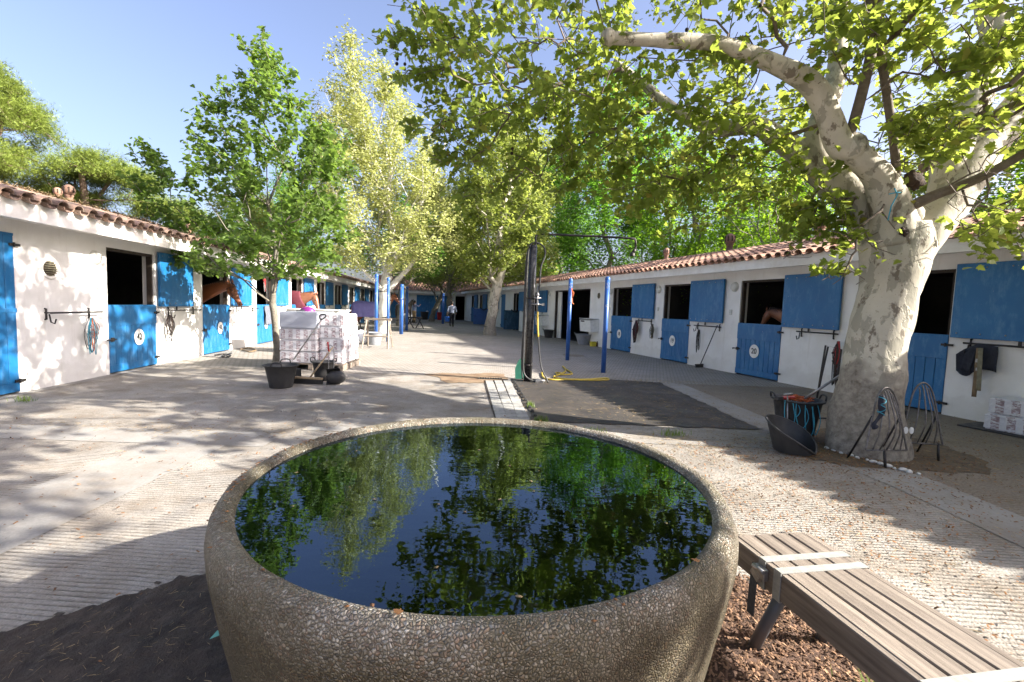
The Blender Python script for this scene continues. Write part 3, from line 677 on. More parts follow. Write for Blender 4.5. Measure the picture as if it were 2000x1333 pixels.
def tubes(name, P, par, R, mat, sel=None, nmax=8, thr=.03):
    """tapered branch pieces; thick ones get more sides"""
    V = []; Fq = []; base = 0; out = []
    idx = np.where(par >= 0)[0]
    if sel is not None: idx = idx[sel[idx]]
    for ns, mask in ((nmax, R[idx] >= thr), (3, R[idx] < thr)):
        e = idx[mask]
        if len(e) == 0: continue
        a, b = P[par[e]], P[e]; ra = np.minimum(R[par[e]], R[e] * 1.25); rb = R[e]; t = b - a; L = np.linalg.norm(t, axis=1, keepdims=True) + 1e-9; t = t / L
        up = np.where(np.abs(t[:, 2:3]) > .9, np.array([[1., 0, 0]]), np.array([[0, 0, 1.]])); u = np.cross(t, up); u /= np.linalg.norm(u, axis=1, keepdims=True); w_ = np.cross(t, u)
        b = b + t * np.minimum(rb[:, None] * .4, .02)
        an = 2 * pi * np.arange(ns) / ns; cs, sn = np.cos(an), np.sin(an)
        off = cs[None, :, None] * u[:, None] + sn[None, :, None] * w_[:, None]
        va = a[:, None] + off * ra[:, None, None]; vb = b[:, None] + off * rb[:, None, None]
        vv = np.concatenate([va, vb], axis=1).reshape(-1, 3); k = np.arange(ns); k2 = (k + 1) % ns
        f = np.stack([k, k2, ns + k2, ns + k], 1)[None] + (np.arange(len(e)) * 2 * ns)[:, None, None]
        V.append(vv); Fq.append(f.reshape(-1, 4) + base); base += len(vv)
    return meshes_np(name, np.concatenate(V), np.concatenate(Fq), mat, True)
def mapleshape():
    o = [(0, 0), (.22, -.04), (.50, .10), (.36, .26), (.56, .52), (.28, .52), (.26, .74), (0, 1.05), (-.26, .74), (-.28, .52), (-.56, .52), (-.36, .26), (-.50, .10), (-.22, -.04)]
    v = np.array([(x, y, .10 * abs(x) ** 1.0 - .16 * y * y) for x, y in o] + [(0, .38, -.02)])
    n = len(o); f = np.array([(i, (i + 1) % n, n) for i in range(n)])
    return v, f
MAPLE = mapleshape()
MAPLE_LO = (np.array([(0, 0, 0), (.48, .15, .05), (.22, .48, .0), (.42, .62, -.02), (0, 1, -.12), (-.42, .62, -.02), (-.22, .48, 0), (-.48, .15, .05)]), np.array([(0, 1, 2), (0, 2, 6), (0, 6, 7), (2, 3, 4), (2, 4, 6), (6, 4, 5)]))
DIAM = (np.array([(0, 0, 0), (.32, .5, .07), (0, 1, -.06), (-.32, .5, .07)]), np.array([(0, 1, 2), (0, 2, 3)]))
NEED = (np.array([(-.05, 0, 0), (.05, 0, 0), (.0, 1, .1), (-.05, 0, .02), (.3, .85, .2), (.02, 0, 0), (-.32, .82, .1), (.02, .02, .01), (-.02, 0, 0)]), np.array([(0, 1, 2), (3, 4, 5), (6, 7, 8)]))
def leafxf(pos, size, droop=.35, spread=.9):
    n = len(pos); a = RNG.uniform(0, 2 * pi, n)
    y = np.stack([np.cos(a), np.sin(a), RNG.normal(-droop, .35, n)], 1); y /= np.linalg.norm(y, axis=1, keepdims=True)
    nr = np.stack([RNG.normal(0, spread * .6, n), RNG.normal(0, spread * .6, n), np.ones(n)], 1)
    x = np.cross(y, nr); x /= np.linalg.norm(x, axis=1, keepdims=True) + 1e-9; z = np.cross(x, y)
    s = size * RNG.uniform(.55, 1.2, n)
    return x, y, z, s
def leaves(name, pos, shape, size, mat, xf=None, **kw):
    T, Fc = shape; x, y, z, s = xf if xf is not None else leafxf(pos, size, **kw)
    V = pos[:, None] + s[:, None, None] * (T[None, :, 0:1] * x[:, None] + T[None, :, 1:2] * y[:, None] + T[None, :, 2:3] * z[:, None])
    f = Fc[None] + (np.arange(len(pos)) * len(T))[:, None, None]
    return meshes_np(name, V.reshape(-1, 3), f.reshape(-1, 3), mat)
from mathutils import noise as mnz
def gaps(L, sc, th, seed=0):
    # whole sprays are missing here and there, so light and sky come through
    v = np.array([mnz.noise(Vector(q) * sc + Vector((seed, 7.3, 1.1))) + .45 * mnz.noise(Vector(q) * sc * 2.7) for q in L]); return L[v > th]
def leafpos(P, par, R, n, rmax=.012, jit=.12, w=None):
    e = np.where((par >= 0) & (R < rmax))[0]; L = np.linalg.norm(P[e] - P[par[e]], axis=1)
    pr = L * (w[e] if w is not None else 1); pr = pr / pr.sum(); k = RNG.choice(e, n, p=pr); t = RNG.uniform(0, 1, (n, 1))
    return P[par[k]] * (1 - t) + P[k] * t + RNG.normal(0, jit, (n, 3))
def sample(n, fn, lo, hi):
    out = []
    while len(out) < n:
        q = RNG.uniform(lo, hi, (n * 3, 3)); q = q[np.array([fn(a) for a in q])]; out += list(q)
    return np.array(out[:n])
def clumped(A, k, sd):
    """pulls attractors together so that gaps open between masses"""
    c = A[RNG.choice(len(A), k, replace=False)]; d = np.linalg.norm(A[:, None] - c[None], axis=2); j = np.argmin(d, axis=1)
    return c[j] + (A - c[j]) * sd

def crown_tree(name, label, cat, base, h, trunk_r, crown, nA, nL, leafsize, leafm, barkm, shape=DIAM, fork=.3, group=None, clump=.75, lean=(0, 0), tip=.006, jit=.14, bias=.45, droop=.35, top=None, extra=None, spread=.9, kcl=None, seg=.5, lthr=None, minz=0):
    """crown: function(q) -> bool in local metres"""
    T = thing(name, label, cat, base, 0, group)
    lo, hi, fn = crown; A = sample(nA, fn, lo, hi)
    if extra is not None: A = np.concatenate([A, extra])
    A = clumped(A, kcl or max(4, nA // 14), clump)
    m = 8; th = h * fork; tp = [(lean[0] * (i / m) ** 1.5 + RNG.normal(0, .012 * th), lean[1] * (i / m) ** 1.5 + RNG.normal(0, .012 * th), th * i / m) for i in range(m + 1)]; tp[0] = (0, 0, -.05)
    t2 = [(lean[0] * (1 + .5 * j / 6) + RNG.normal(0, .02 * h), lean[1] * (1 + .5 * j / 6) + RNG.normal(0, .02 * h), th + (h * (top or .8) - th) * j / 6) for j in range(1, 7)]
    nd = tp + t2; P, par = grow(nd, [-1] + list(range(len(nd) - 1)), A, bias, .10, seg); R = radii(par, tip)
    R = R * 1.0; k = trunk_r / R[m // 2]; big = np.clip((R - tip) / (R[m // 2] - tip), 0, 1); R = R * (1 + (k - 1) * big ** .6)
    R[0] = trunk_r * 1.45; R[1] = max(R[1], trunk_r * 1.1)
    low = np.zeros(len(P), bool); low[:m + 1] = True
    link('trunk', tubes('trunk', P, par, R, barkm, low, 12, 0), T); link('limbs', tubes('limbs', P, par, R, barkm, ~low, 7, .03), T)
    L = leafpos(P, par, R, nL, lthr or max(tip * 2.6, .014), jit); L = L[L[:, 2] > minz]; L = gaps(L, 1.1 if h < 9 else .75, -.32)
    stuff(link('crown', leaves('crown', L, shape, leafsize, leafm, droop=droop, spread=spread), T))
    return T
def ell(cx, cy, cz, rx, ry, rz, pw=2):
    def fn(q): return (abs((q[0] - cx) / rx) ** pw + abs((q[1] - cy) / ry) ** pw + abs((q[2] - cz) / rz) ** pw) < 1
    return (np.array([cx - rx, cy - ry, cz - rz]), np.array([cx + rx, cy + ry, cz + rz]), fn)
def multi(*es):
    lo = np.min([e[0] for e in es], 0); hi = np.max([e[1] for e in es], 0)
    return (lo, hi, lambda q: any(e[2](q) for e in es))
def profile(zs, rs, cx=0, cy=0):
    """crown of revolution with a given outline"""
    def fn(q):
        if q[2] < zs[0] or q[2] > zs[-1]: return False
        k = zs[0] + (q[2] - zs[0]); dx = np.interp(q[2], zs, cx) if not np.isscalar(cx) else cx
        r = math.hypot(q[0] - dx, q[1] - cy); mx = np.interp(q[2], zs, rs); return r < mx and r > mx * .12
    m = max(rs) + 1; c = 0 if not np.isscalar(cx) else cx
    return (np.array([c - m - 1, cy - m, zs[0]]), np.array([c + m + 1, cy + m, zs[-1]]), fn)

# --- the big plane tree on the right: limbs traced as thick bent tubes ------------------------------
BT = thing('plane_tree', 'big old plane tree with mottled pale trunk forking low, on the right', 'tree', (0, 0, 0))
def limb(pts, rs, mat, name, n=18, k=6, amp=.05):
    P, R = catmull([at(*p) for p in pts], rs, k); m = MB(); 
    from mathutils import noise as mn
    m.tube(P, R, n, 0, True)
    for i, v in enumerate(m.v):
        c = np.array(P[min(i // n, len(P) - 1)]); d = np.array(v) - c; f = 1 + amp * 2.2 * mn.noise(Vector(v) * 2.6) + amp * mn.noise(Vector(v) * 8)
        m.v[i] = tuple(c + d * f)
    return m.build(name, mat, BT), P, R
def gp3(px, py): q = gp(px, py); return q
tb = gp(1688, 884)
# trunk goes below ground with a root flare
trunk_pts = [(1690, 905, 5.0), (1688, 870, 5.0), (1692, 820, 5.0), (1698, 760, 5.0), (1706, 690, 5.02), (1726, 610, 5.05), (1744, 540, 5.08), (1752, 480, 5.1), (1752, 440, 5.1)]
limb(trunk_pts, [.43, .39, .345, .30, .268, .272, .29, .31, .27], M['bark'], 'trunk', 28, 6, .055)
LB = {}
LB['right'] = limb([(1765, 520, 5.1), (1800, 465, 5.1), (1850, 400, 5.15), (1905, 320, 5.25), (1960, 245, 5.4), (2030, 160, 5.6), (2110, 60, 5.9), (2180, -80, 6.2)], [.17, .19, .20, .19, .18, .16, .13, .09], M['bark'], 'limb')
LB['right2'] = limb([(1840, 400, 5.2), (1858, 320, 5.3), (1885, 240, 5.45), (1915, 160, 5.6), (1945, 80, 5.8), (1930, 0, 6.0), (1960, -140, 6.2)], [.15, .17, .17, .16, .15, .13, .09], M['bark'], 'limb')
LB['left'] = limb([(1748, 470, 5.05), (1738, 405, 5.0), (1718, 350, 4.95), (1680, 308, 4.9), (1640, 280, 4.9), (1618, 225, 4.85), (1590, 170, 4.8), (1548, 142, 4.75), (1462, 105, 4.7), (1392, 84, 4.7), (1302, 80, 4.65), (1185, 74, 4.6)], [.25, .185, .15, .13, .128, .11, .11, .098, .075, .07, .064, .056], M['bark'], 'limb', 16)
LB['low'] = limb([(1735, 500, 5.2), (1690, 425, 5.3), (1650, 370, 5.4), (1598, 333, 5.5), (1552, 292, 5.6), (1508, 262, 5.75), (1470, 246, 5.85), (1395, 252, 6.0), (1325, 220, 6.1), (1257, 166, 6.2), (1200, 120, 6.3)], [.22, .20, .19, .16, .14, .125, .105, .088, .075, .062, .04], M['bark'], 'limb', 16)
LB['up'] = limb([(1632, 380, 5.45), (1592, 300, 5.5), (1605, 230, 5.55), (1632, 150, 5.6), (1636, 50, 5.7), (1640, -60, 5.8), (1600, -220, 5.9)], [.15, .15, .12, .105, .09, .075, .05], M['bark'], 'limb', 14)
LB['s1'] = limb([(1650, 285, 4.85), (1672, 225, 4.82), (1700, 112, 4.8), (1714, 20, 4.8), (1722, -120, 4.8)], [.045, .05, .048, .043, .035], M['shoot'], 'shoot', 10, 5, .02)
LB['s2'] = limb([(1752, 362, 4.95), (1748, 300, 4.9), (1738, 225, 4.85), (1722, 120, 4.8), (1698, -10, 4.75), (1680, -140, 4.7)], [.04, .042, .04, .04, .038, .03], M['shoot'], 'shoot', 10, 5, .02)
LB['s3'] = limb([(1782, 402, 4.9), (1830, 380, 4.8), (1908, 350, 4.65), (2000, 300, 4.5), (2080, 240, 4.3)], [.055, .05, .045, .04, .03], M['shoot'], 'shoot', 10, 5, .02)
LB['s4'] = limb([(1800, 330, 5.0), (1850, 300, 4.95), (1890, 265, 4.9), (1950, 220, 4.8), (2020, 190, 4.7)], [.05, .045, .042, .035, .03], M['shoot'], 'shoot', 10, 5, .02)
for (px, py, Y, r) in ((1640, 272, 4.84, .075), (1785, 352, 4.95, .085), (1765, 455, 4.84, .04)):
    q = at(px, py, Y); bm_ = MB().ball((0, 0, 0), r, 20, 0, (1.15, .7, 1.1)); bm_.v = [tuple(Vector(v) * (1 + .55 * mnz.noise(Vector(v) * 22 + Vector((px, 0, 0))) + .3 * mnz.noise(Vector(v) * 60))) for v in bm_.v]
    bm_.build('burl', M['hollow'], BT, q)
for (px, py, Y, r) in ((1188, 74, 4.6, .075), (1665, 290, 4.88, .14), (1778, 420, 4.98, .12)):
    q = at(px, py, Y); MB().ball(q, r, 14, 0, (1, 1, 1.1)).build('knuckle', M['bark'], BT)
q = at(1745, 388, 4.70); tw = MB().tube([q + Vector((0, 0, .1)), q + Vector((.02, -.02, .03)), q + Vector((-.03, -.02, -.08)), q + Vector((-.05, -.02, -.22))], .006, 5).tube([q + Vector((-.05, 0, .04)), q + Vector((0, -.03, .05)), q + Vector((.07, 0, .06))], .006, 5).build('twine', M['cyan'])
tag(tw, 'bit of turquoise twine tied in the fork of the big plane tree', 'twine')
# fine branches and leaves
seeds = []; sp = []
for k_, (o_, P_, R_) in LB.items():
    st = len(seeds)
    for i in range(2 if k_[0] == 's' else 8, len(P_), 2): seeds.append(tuple(P_[i])); sp.append(-1 if len(seeds) - 1 == st else len(seeds) - 2)
def crownfn(q):
    x, y, z = q
    e = ((x - 3.2) / 4.6) ** 2 + ((y - 4.2) / 4.8) ** 2 + ((z - 5.2) / 3.4) ** 2
    if e > 1 or (y < 1.4 and z < 4.3) or (y < 2.5 and x > 6.6) or (y < 2.2 and x < -.4): return False
    if y < 1.4: return True
    px = 1000 + F * x / y; lowz = 3.25 if x < 2 else 3.0
    if z < lowz + .12 * (y - 5) * 0: return False
    if x > 2.0 and x < 4.4 and y < 6 and z < 3.35: return False     # around the fork the trunk stays bare
    return True
A = sample(1250, crownfn, np.array([-1.6, -1.0, 2.9]), np.array([7.9, 9.0, 8.7]))
def inview(q):
    d = np.array(q) - np.array([0, 0, CH]); x = 1000 + F * d[0] / d[1]; y = 590 - F * d[2] / d[1] * .98; return (700 < x < 2100) & (y > -120)
EX = [(at(*p[:3]), p[3]) for p in ((1960, 380, 4.3, .25), (1985, 440, 4.2, .18), (1930, 410, 4.6, .2), (1610, 400, 5.2, .28), (1660, 440, 5.0, .16), (1500, 350, 5.4, .35), (1560, 430, 5.4, .22), (1640, 530, 4.75, .10), (1680, 470, 4.7, .12),
      (1380, 330, 5.8, .4), (1250, 330, 6.0, .45), (1150, 330, 6.2, .45), (1050, 290, 6.2, .4), (960, 250, 6.2, .35), (900, 240, 6.0, .35), (1000, 330, 6.2, .35), (890, 300, 6.0, .25), (940, 180, 6.0, .4), (1080, 345, 6.3, .3), (1030, 200, 6.0, .45), (860, 120, 5.9, .3), (1120, 150, 5.9, .45), (1450, 280, 5.5, .35), (1300, 370, 6.2, .3), (1180, 350, 6.5, .25), (820, 150, 5.8, .22), (800, 80, 5.8, .2), (880, 60, 5.8, .3), (1000, 120, 5.8, .45), (1100, 60, 5.6, .4),
      (1850, 180, 4.4, .3), (1900, 60, 4.2, .3), (1770, 280, 4.5, .2), (1930, 300, 4.4, .25), (1560, 80, 4.8, .3), (1450, 40, 4.8, .3), (1680, 60, 4.6, .3), (1980, 150, 4.3, .3), (1990, 40, 4.2, .3), (1780, 60, 4.4, .3), (1800, 140, 4.6, .25), (1400, 170, 5.2, .3), (1290, 180, 5.6, .35), (1200, 220, 5.8, .4))]
X = np.concatenate([np.array(c)[None] + RNG.normal(0, s_, (int(16 + s_ * 46), 3)) * np.array([1, .8, .75]) for c, s_ in EX])
A = np.concatenate([clumped(A, 110, .7), X])
P, par = grow(seeds, sp, A, .12, .07, .35); R = radii(par, .0042, 2.4); R = np.minimum(R, .028); R[:len(seeds)] = .002
sel = np.ones(len(P), bool); sel[:len(seeds)] = False
stuff(link('twigs', tubes('twigs', P, par, R, M['shoot'], sel, 6, .012), BT))
L = leafpos(P, par, R, 40000, .0085, .06)
L = L[(L[:, 2] > 1.9)]
def thin(q):
    # few leaves grow in front of the bare fork and the main limbs
    if q[1] > 5.15 or q[1] < .5: return True
    for (px, py, r, Y) in ((1745, 430, 70, 5), (1800, 420, 60, 5.1), (1860, 370, 60, 5.1), (1730, 500, 80, 5), (1680, 300, 50, 4.9), (1625, 250, 45, 4.9), (1590, 170, 40, 4.8), (1500, 125, 40, 4.7), (1400, 90, 35, 4.7), (1300, 80, 30, 4.7), (1720, 200, 30, 4.8), (1900, 300, 50, 5.2), (1740, 320, 30, 4.9), (1480, 250, 30, 5.1)):
        x_ = 1000 + F * q[0] / q[1] * 1.0; y_ = 593 + .0336 * (x_ - 1000) - F * (q[2] - CH) / q[1]
        if math.hypot(x_ - px, y_ - py) < r and RNG.random() < .78: return False
    return True
L = L[np.array([thin(q) for q in L])]; L = gaps(L, 1.25, -.21)
# keep single leaves off the trunk and limbs
d = np.array([np.hypot(L[:, 0] - c[0], L[:, 2] - c[2]) for c in [at(1710, 650, 5), at(1740, 560, 5)]]).min(0); L = L[d > .25]
dist = np.linalg.norm(L - np.array([0, 0, CH]), axis=1); vis_ = np.array([bool(inview(q)) for q in L]); order = np.argsort(np.where(vis_, dist, dist + 50)); L = L[order]
xf = leafxf(L, .085, .45, 1.1); nn = 290; far_ = np.sort(dist + np.where(vis_, 0, 50)) > 50; keep = ~far_ | (RNG.random(len(L)) < .7); xf = tuple(q[keep] for q in xf[:3]) + ((xf[3] * np.where(far_, 1.6, 1))[keep],); L = L[keep]
MV, MF = MAPLE; lme = meshes_np('leaf', MV.astype(float), MF, M['leaf_plane'])
for i in range(nn):
    o = link('leaf', lme, BT); s_ = float(xf[3][i]); m4 = Matrix([[float(xf[j][i][r]) * s_ for j in range(3)] + [float(L[i][r])] for r in range(3)] + [[0, 0, 0, 1]]); o.matrix_local = m4
n2 = 14000
stuff(link('foliage', leaves('foliage', L[nn:n2], MAPLE, .15, M['leaf_plane'], xf=tuple(q[nn:n2] for q in xf)), BT))
n2 = min(n2, len(L) - 10)
stuff(link('upper_foliage', leaves('upper_foliage', L[n2:], MAPLE_LO, .15, M['leaf_plane'], xf=tuple(q[n2:] for q in xf)), BT))
# seed balls hanging on threads
for (px, py, Y) in ((775, 125, 5.8), (790, 135, 5.75), (1000, 300, 6.0), (870, 190, 5.9), (1065, 232, 6), (1340, 70, 4.8)):
    q = at(px, py, Y); MB().tube([q + Vector((0, 0, .22)), q + Vector((.01, 0, .1)), q], .002, 4).ball(q, .022, 8).ball(q + Vector((.004, 0, .055)), .02, 8).build('seed_ball', M['hollow'], BT)

# --- another plane tree beside the camera, out of the picture: it dapples the yard and the tub
crown_tree('plane_tree', 'plane tree standing to the right of the viewpoint, seen only by its shade', 'tree', (6.9, -1.2, 0), 9.0, .25, ell(-.7, .3, 6.3, 2.6, 2.7, 2.4), 400, 8500, .13, M['leaf_plane'], M['bark'], MAPLE_LO, .36, None, .72, (0, 0), .007, .14, .5, seg=.5, lthr=.018)
# --- young plane tree by the tubs -------------------------------------------------------------------
b0 = gp(541, 706)
zs = [1.7, 2.1, 2.6, 3.4, 4.4, 5.4, 6.2, 7.0, 7.8]; rs = [1.0, 1.8, 2.0, 1.95, 1.95, 1.6, 1.0, .6, .12]
cr = profile(zs, rs, [-.25, -.3, -.25, -.1, -.05, -.1, -.25, -.4, -.5]); lob = ell(-2.75, 0, 3.9, .45, .7, 1.15)
exl = np.concatenate([np.array([-2.9 + .25 * RNG.normal() + (4.7 - z) * .25, .3 * RNG.normal(), z])[None] for z in np.linspace(2.9, 4.9, 40)])
cap_ = np.concatenate([np.array([-1.9 + .2 * RNG.normal(), .3 * RNG.normal(), 2.2 + .12 * RNG.normal()])[None] for z in range(14)])
crown_tree('plane_tree', 'young slim plane tree with dark green leaves, standing behind the black tub on the left', 'tree', b0, 8.0, .075, cr, 520, 15000, .105, M['leaf_young'], M['greybark'], MAPLE, .19, None, .8, (-.1, 0), .0045, .07, .55, .3, .93, np.concatenate([exl, cap_]), 1.0, 70, .35, .010, 1.92)
# --- tall silvery tree ------------------------------------------------------------------------------
b1 = gp(750, 651); zs = [2.7, 3.2, 4, 6, 8, 10, 11.5, 12.6, 13.6]; rs = [1.6, 3.0, 3.5, 3.5, 3.2, 2.6, 1.8, 1.0, .2]
STREE = crown_tree('silver_tree', 'tall pale silvery leaved tree with white trunk beside the blanketed horse', 'tree', (b1.x, 21.5, 0), 13.3, .27, profile(zs, rs, [.3, .2, .2, 0, -.2, -.8, -1.1, -1.4, -1.6]), 700, 62000, .14, M['leaf_white'], M['palebark'], DIAM, .23, None, .75, (.1, 0), .008, .2, .5, .2, .9, None, 1.3, 60, .7, .02)
# its two long bare white limbs on the right
for pts, rs in (([(752, 575), (775, 548), (800, 522), (812, 500)], [.15, .13, .10, .06]), ([(752, 540), (772, 500), (800, 440), (828, 385), (850, 335), (870, 280)], [.15, .13, .11, .10, .085, .04])):
    P_, R_ = catmull([at(*q, 21.4) - STREE.location for q in pts], rs, 6); MB().tube(P_, R_, 10).build('limb', M['palebark'], STREE)
# --- plane tree in the far right middle ---------------------------------------------------------------
crown_tree('plane_tree', 'plane tree with thick crooked trunk in mid yard, left of the black post', 'tree', (-1.1, 22.7, 0), 11.5, .25, profile([2.6, 3.4, 5, 8, 10.2, 11.5], [1.2, 2.5, 2.9, 2.6, 1.5, .2], .25), 360, 23000, .16, M['leaf_c'], M['bark'], MAPLE_LO, .28, None, .72, (.5, 0), .008, .17, .5, seg=.7, lthr=.02)
# --- small trees farther down the yard ---------------------------------------------------------------
for (px, Y, h, lab, ln) in ((876, 36, 9, 'small plane tree with forking grey stem behind the walking person', (0, 0)), (843, 37.5, 8.0, 'small tree with rough leaning trunk in front of the end building', (.9, 0)), (782, 29, 9.5, 'dark trunked tree behind the tied bay horse', (.1, 0))):
    x = at(px, 620, Y).x
    crown_tree('yard_tree', lab, 'tree', (x, Y, 0), h, .2, profile([2.6, 3.6, 5.5, h - 1.5, h], [1.6, 3.2, 3.2, 1.8, .2]), 220, 12000, .18, M['leaf_c'] if px > 800 else M['leaf_dark'], M['greybark'], DIAM, .28, None, .7, ln, .009, .2, .5, seg=.8, lthr=.024)
# --- trees behind the roofs ---------------------------------------------------------------------------
def protos(kind, leafm, nL, ls, h, rx, rz, fork, barkm=None, pw=2, nA=260):
    T = crown_tree('background_tree', 'x', 'tree', (0, 0, 0), h, .18, ell(0, 0, h - rz, rx, rx, rz, pw), nA, nL, ls, leafm, barkm or M['greybark'], DIAM, fork, None, .68, (0, 0), .010, .26, .5, .2, seg=.9, lthr=.028, kcl=26)
    return T
PA = protos('dark', M['leaf_dark'], 30000, .19, 14, 3.6, 6.0, .2, pw=2.6); PB = protos('light', M['leaf_light'], 20000, .17, 10, 3.0, 4.2, .2); PC = protos('c', M['leaf_c'], 18000, .19, 11, 2.8, 4.8, .18)
PD = protos('shrub', M['leaf_light'], 9000, .12, 4.6, 2.2, 1.6, .2, nA=160)
LOCS = [(PA, 5.6, 29, 1.12, 'tall dense dark green tree behind the right roof, behind the pipe arm'), (PA, 3.4, 37, 1.05, 'dark green tree behind the right roof, farther away than the tallest one'), (PA, 9.2, 31, .95, 'dark green tree behind the right roof, above the blue posts'),
        (PB, 8.6, 22.5, 1.0, 'light green spring tree behind the right roof, above the door numbered 18'), (PB, 11.5, 20, .95, 'yellow green tree behind right roof, just left of the bare tree'), (PB, 14.2, 27, 1.2, 'broad light green tree standing back beyond the right roof'),
        (PC, 12.6, 14.2, .80, 'pale leafy tree seen between the limbs of the big plane tree'), (PB, 15.5, 12.5, .9, 'light green tree at the right picture edge behind the right roof'), (PB, 13, 9.5, .78, 'thin light green tree low at the right edge, behind the big tree trunk'),
        (PC, 1.9, 41, 1.5, 'yellowish green tree rising behind the plane tree in the middle'), (PC, -1.6, 47, 1.6, 'yellowish green tree behind the right end of the end building'), (PC, -6.0, 50, 1.3, 'green tree behind the middle of the end building'), (PA, -10.5, 50, .82, 'dark green tree behind the left end of the end building'), (PC, -3.4, 52, 1.45, 'tallest tree behind the end building'), (PC, -8.3, 47.5, 1.25, 'yellow green tree behind the end building, left of its tallest neighbour'), (PC, .6, 33.5, .95, 'pale green tree just behind the far part of right roof, by the crooked trunk'),
        (PA, -15.0, 31, .70, 'dark tree behind the far left roof, nearest the silvery tree'), (PC, -14.2, 25, .72, 'green tree behind the left roof, right of the young plane tree'), (PB, -14.6, 23.5, .58, 'light green tree behind the left roof, seen under the young plane tree'), (PA, -19, 38, .75, 'dark tree far behind the left roof'),
        (PD, 9.6, 16.0, 1, 'low light green bush behind the right roof, beside the bare tree'), (PD, 8.6, 18.7, .95, 'low light green bush behind right roof, left of the bare tree'), (PD, 11.2, 12.4, .95, 'low light green bush behind the right roof, above the door numbered 20'), (PD, 7.2, 23.4, 1.0, 'light green bush peeping over the far part of the right roof')]
usedp = set()
for i, (pr, x, y, s_, lab) in enumerate(LOCS):
    o = pr if id(pr) not in usedp else copy_tree(pr); usedp.add(id(pr)); o.location = (x, y, 0); o.rotation_euler = (0, 0, RNG.uniform(0, 6.28) if o is not pr else 0); o.scale = (s_ * RNG.uniform(.92, 1.08), s_, s_ * RNG.uniform(.95, 1.05))
    o['label'] = lab; o['category'] = 'bush' if pr is PD else 'tree'; o.name = 'bush' if pr is PD else 'background_tree'
    o['group'] = 'bushes behind the right roof' if pr is PD else 'trees standing behind the stables'
# bare tree
crown_tree('bare_tree', 'nearly leafless grey twiggy tree behind the right roof', 'tree', (10.0, 18.0, 0), 7.5, .11, ell(0, 0, 4.9, 2.2, 2.0, 2.6), 420, 500, .12, M['leaf_plane'], M['greybark'], DIAM, .3, None, .9, (0, 0), .008, .1, .35, seg=.4)
# stone pines at the left
def pine(x, y, h, pads, lab, trunkr=.28, lean=(0, 0)):
    T = thing('stone_pine', lab, 'pine tree', (x, y, 0), 0, 'pines behind the left roof'); A = []
    for (cx, cy, cz, rx, rz, n) in pads:
        a = RNG.uniform(0, 2 * pi, n); r = np.sqrt(RNG.uniform(0, 1, n)) * rx; zz = cz + rz * np.sqrt(np.clip(1 - (r / rx) ** 2, 0, 1)) * RNG.uniform(.3, 1, n); A.append(np.stack([cx + r * np.cos(a), cy + r * np.sin(a) * .9, zz], 1))
    A = np.concatenate(A); m = 8; nd = [(lean[0] * (i / m) ** 2, lean[1] * (i / m), h * .62 * i / m) for i in range(m + 1)]
    P, par = grow(nd, [-1] + list(range(m)), A, .35, .12, .8); R = radii(par, .022, 2.3); k = trunkr / R[2]; R = np.where(R > .05, R * k, R)
    low = np.zeros(len(P), bool); low[:m + 1] = True
    link('trunk', tubes('trunk', P, par, R, M['pinebark'], low, 10, 0), T); link('limbs', tubes('limbs', P, par, R, M['pinebark'], ~low, 7, .03), T)
    n = 210; Lp = (A[:, None] + RNG.normal(0, 1, (len(A), n, 3)) * np.array([.28, .28, .20])).reshape(-1, 3)
    stuff(link('crown', leaves('crown', Lp, NEED, .26, M['needle'], droop=-.6, spread=1.0), T))
pine(-28.6, 24, 14.5, [(0, 0, 9.2, 4.2, 3.6, 230), (1.5, -1, 7.0, 3.5, 2.0, 100), (-.6, 0, 10.6, 3.2, 3.2, 120)], 'big dense rounded pine cut by the left picture edge')
pine(-24.3, 26.5, 9.5, [(1.0, 0, 7.4, 2.7, 1.6, 95), (-1.3, .5, 6.3, 1.9, 1.1, 40), (2.9, 0, 6.3, .9, .7, 8)], 'umbrella shaped pine with bare twisting branches, behind the nearest left roof', .22)
pine(-22.8, 31, 8.0, [(0, 0, 6.3, 2.0, 1.4, 70), (1.6, 0, 5.6, 1.2, .7, 15)], 'small far pine behind the left roof, beside the young plane tree', .16)

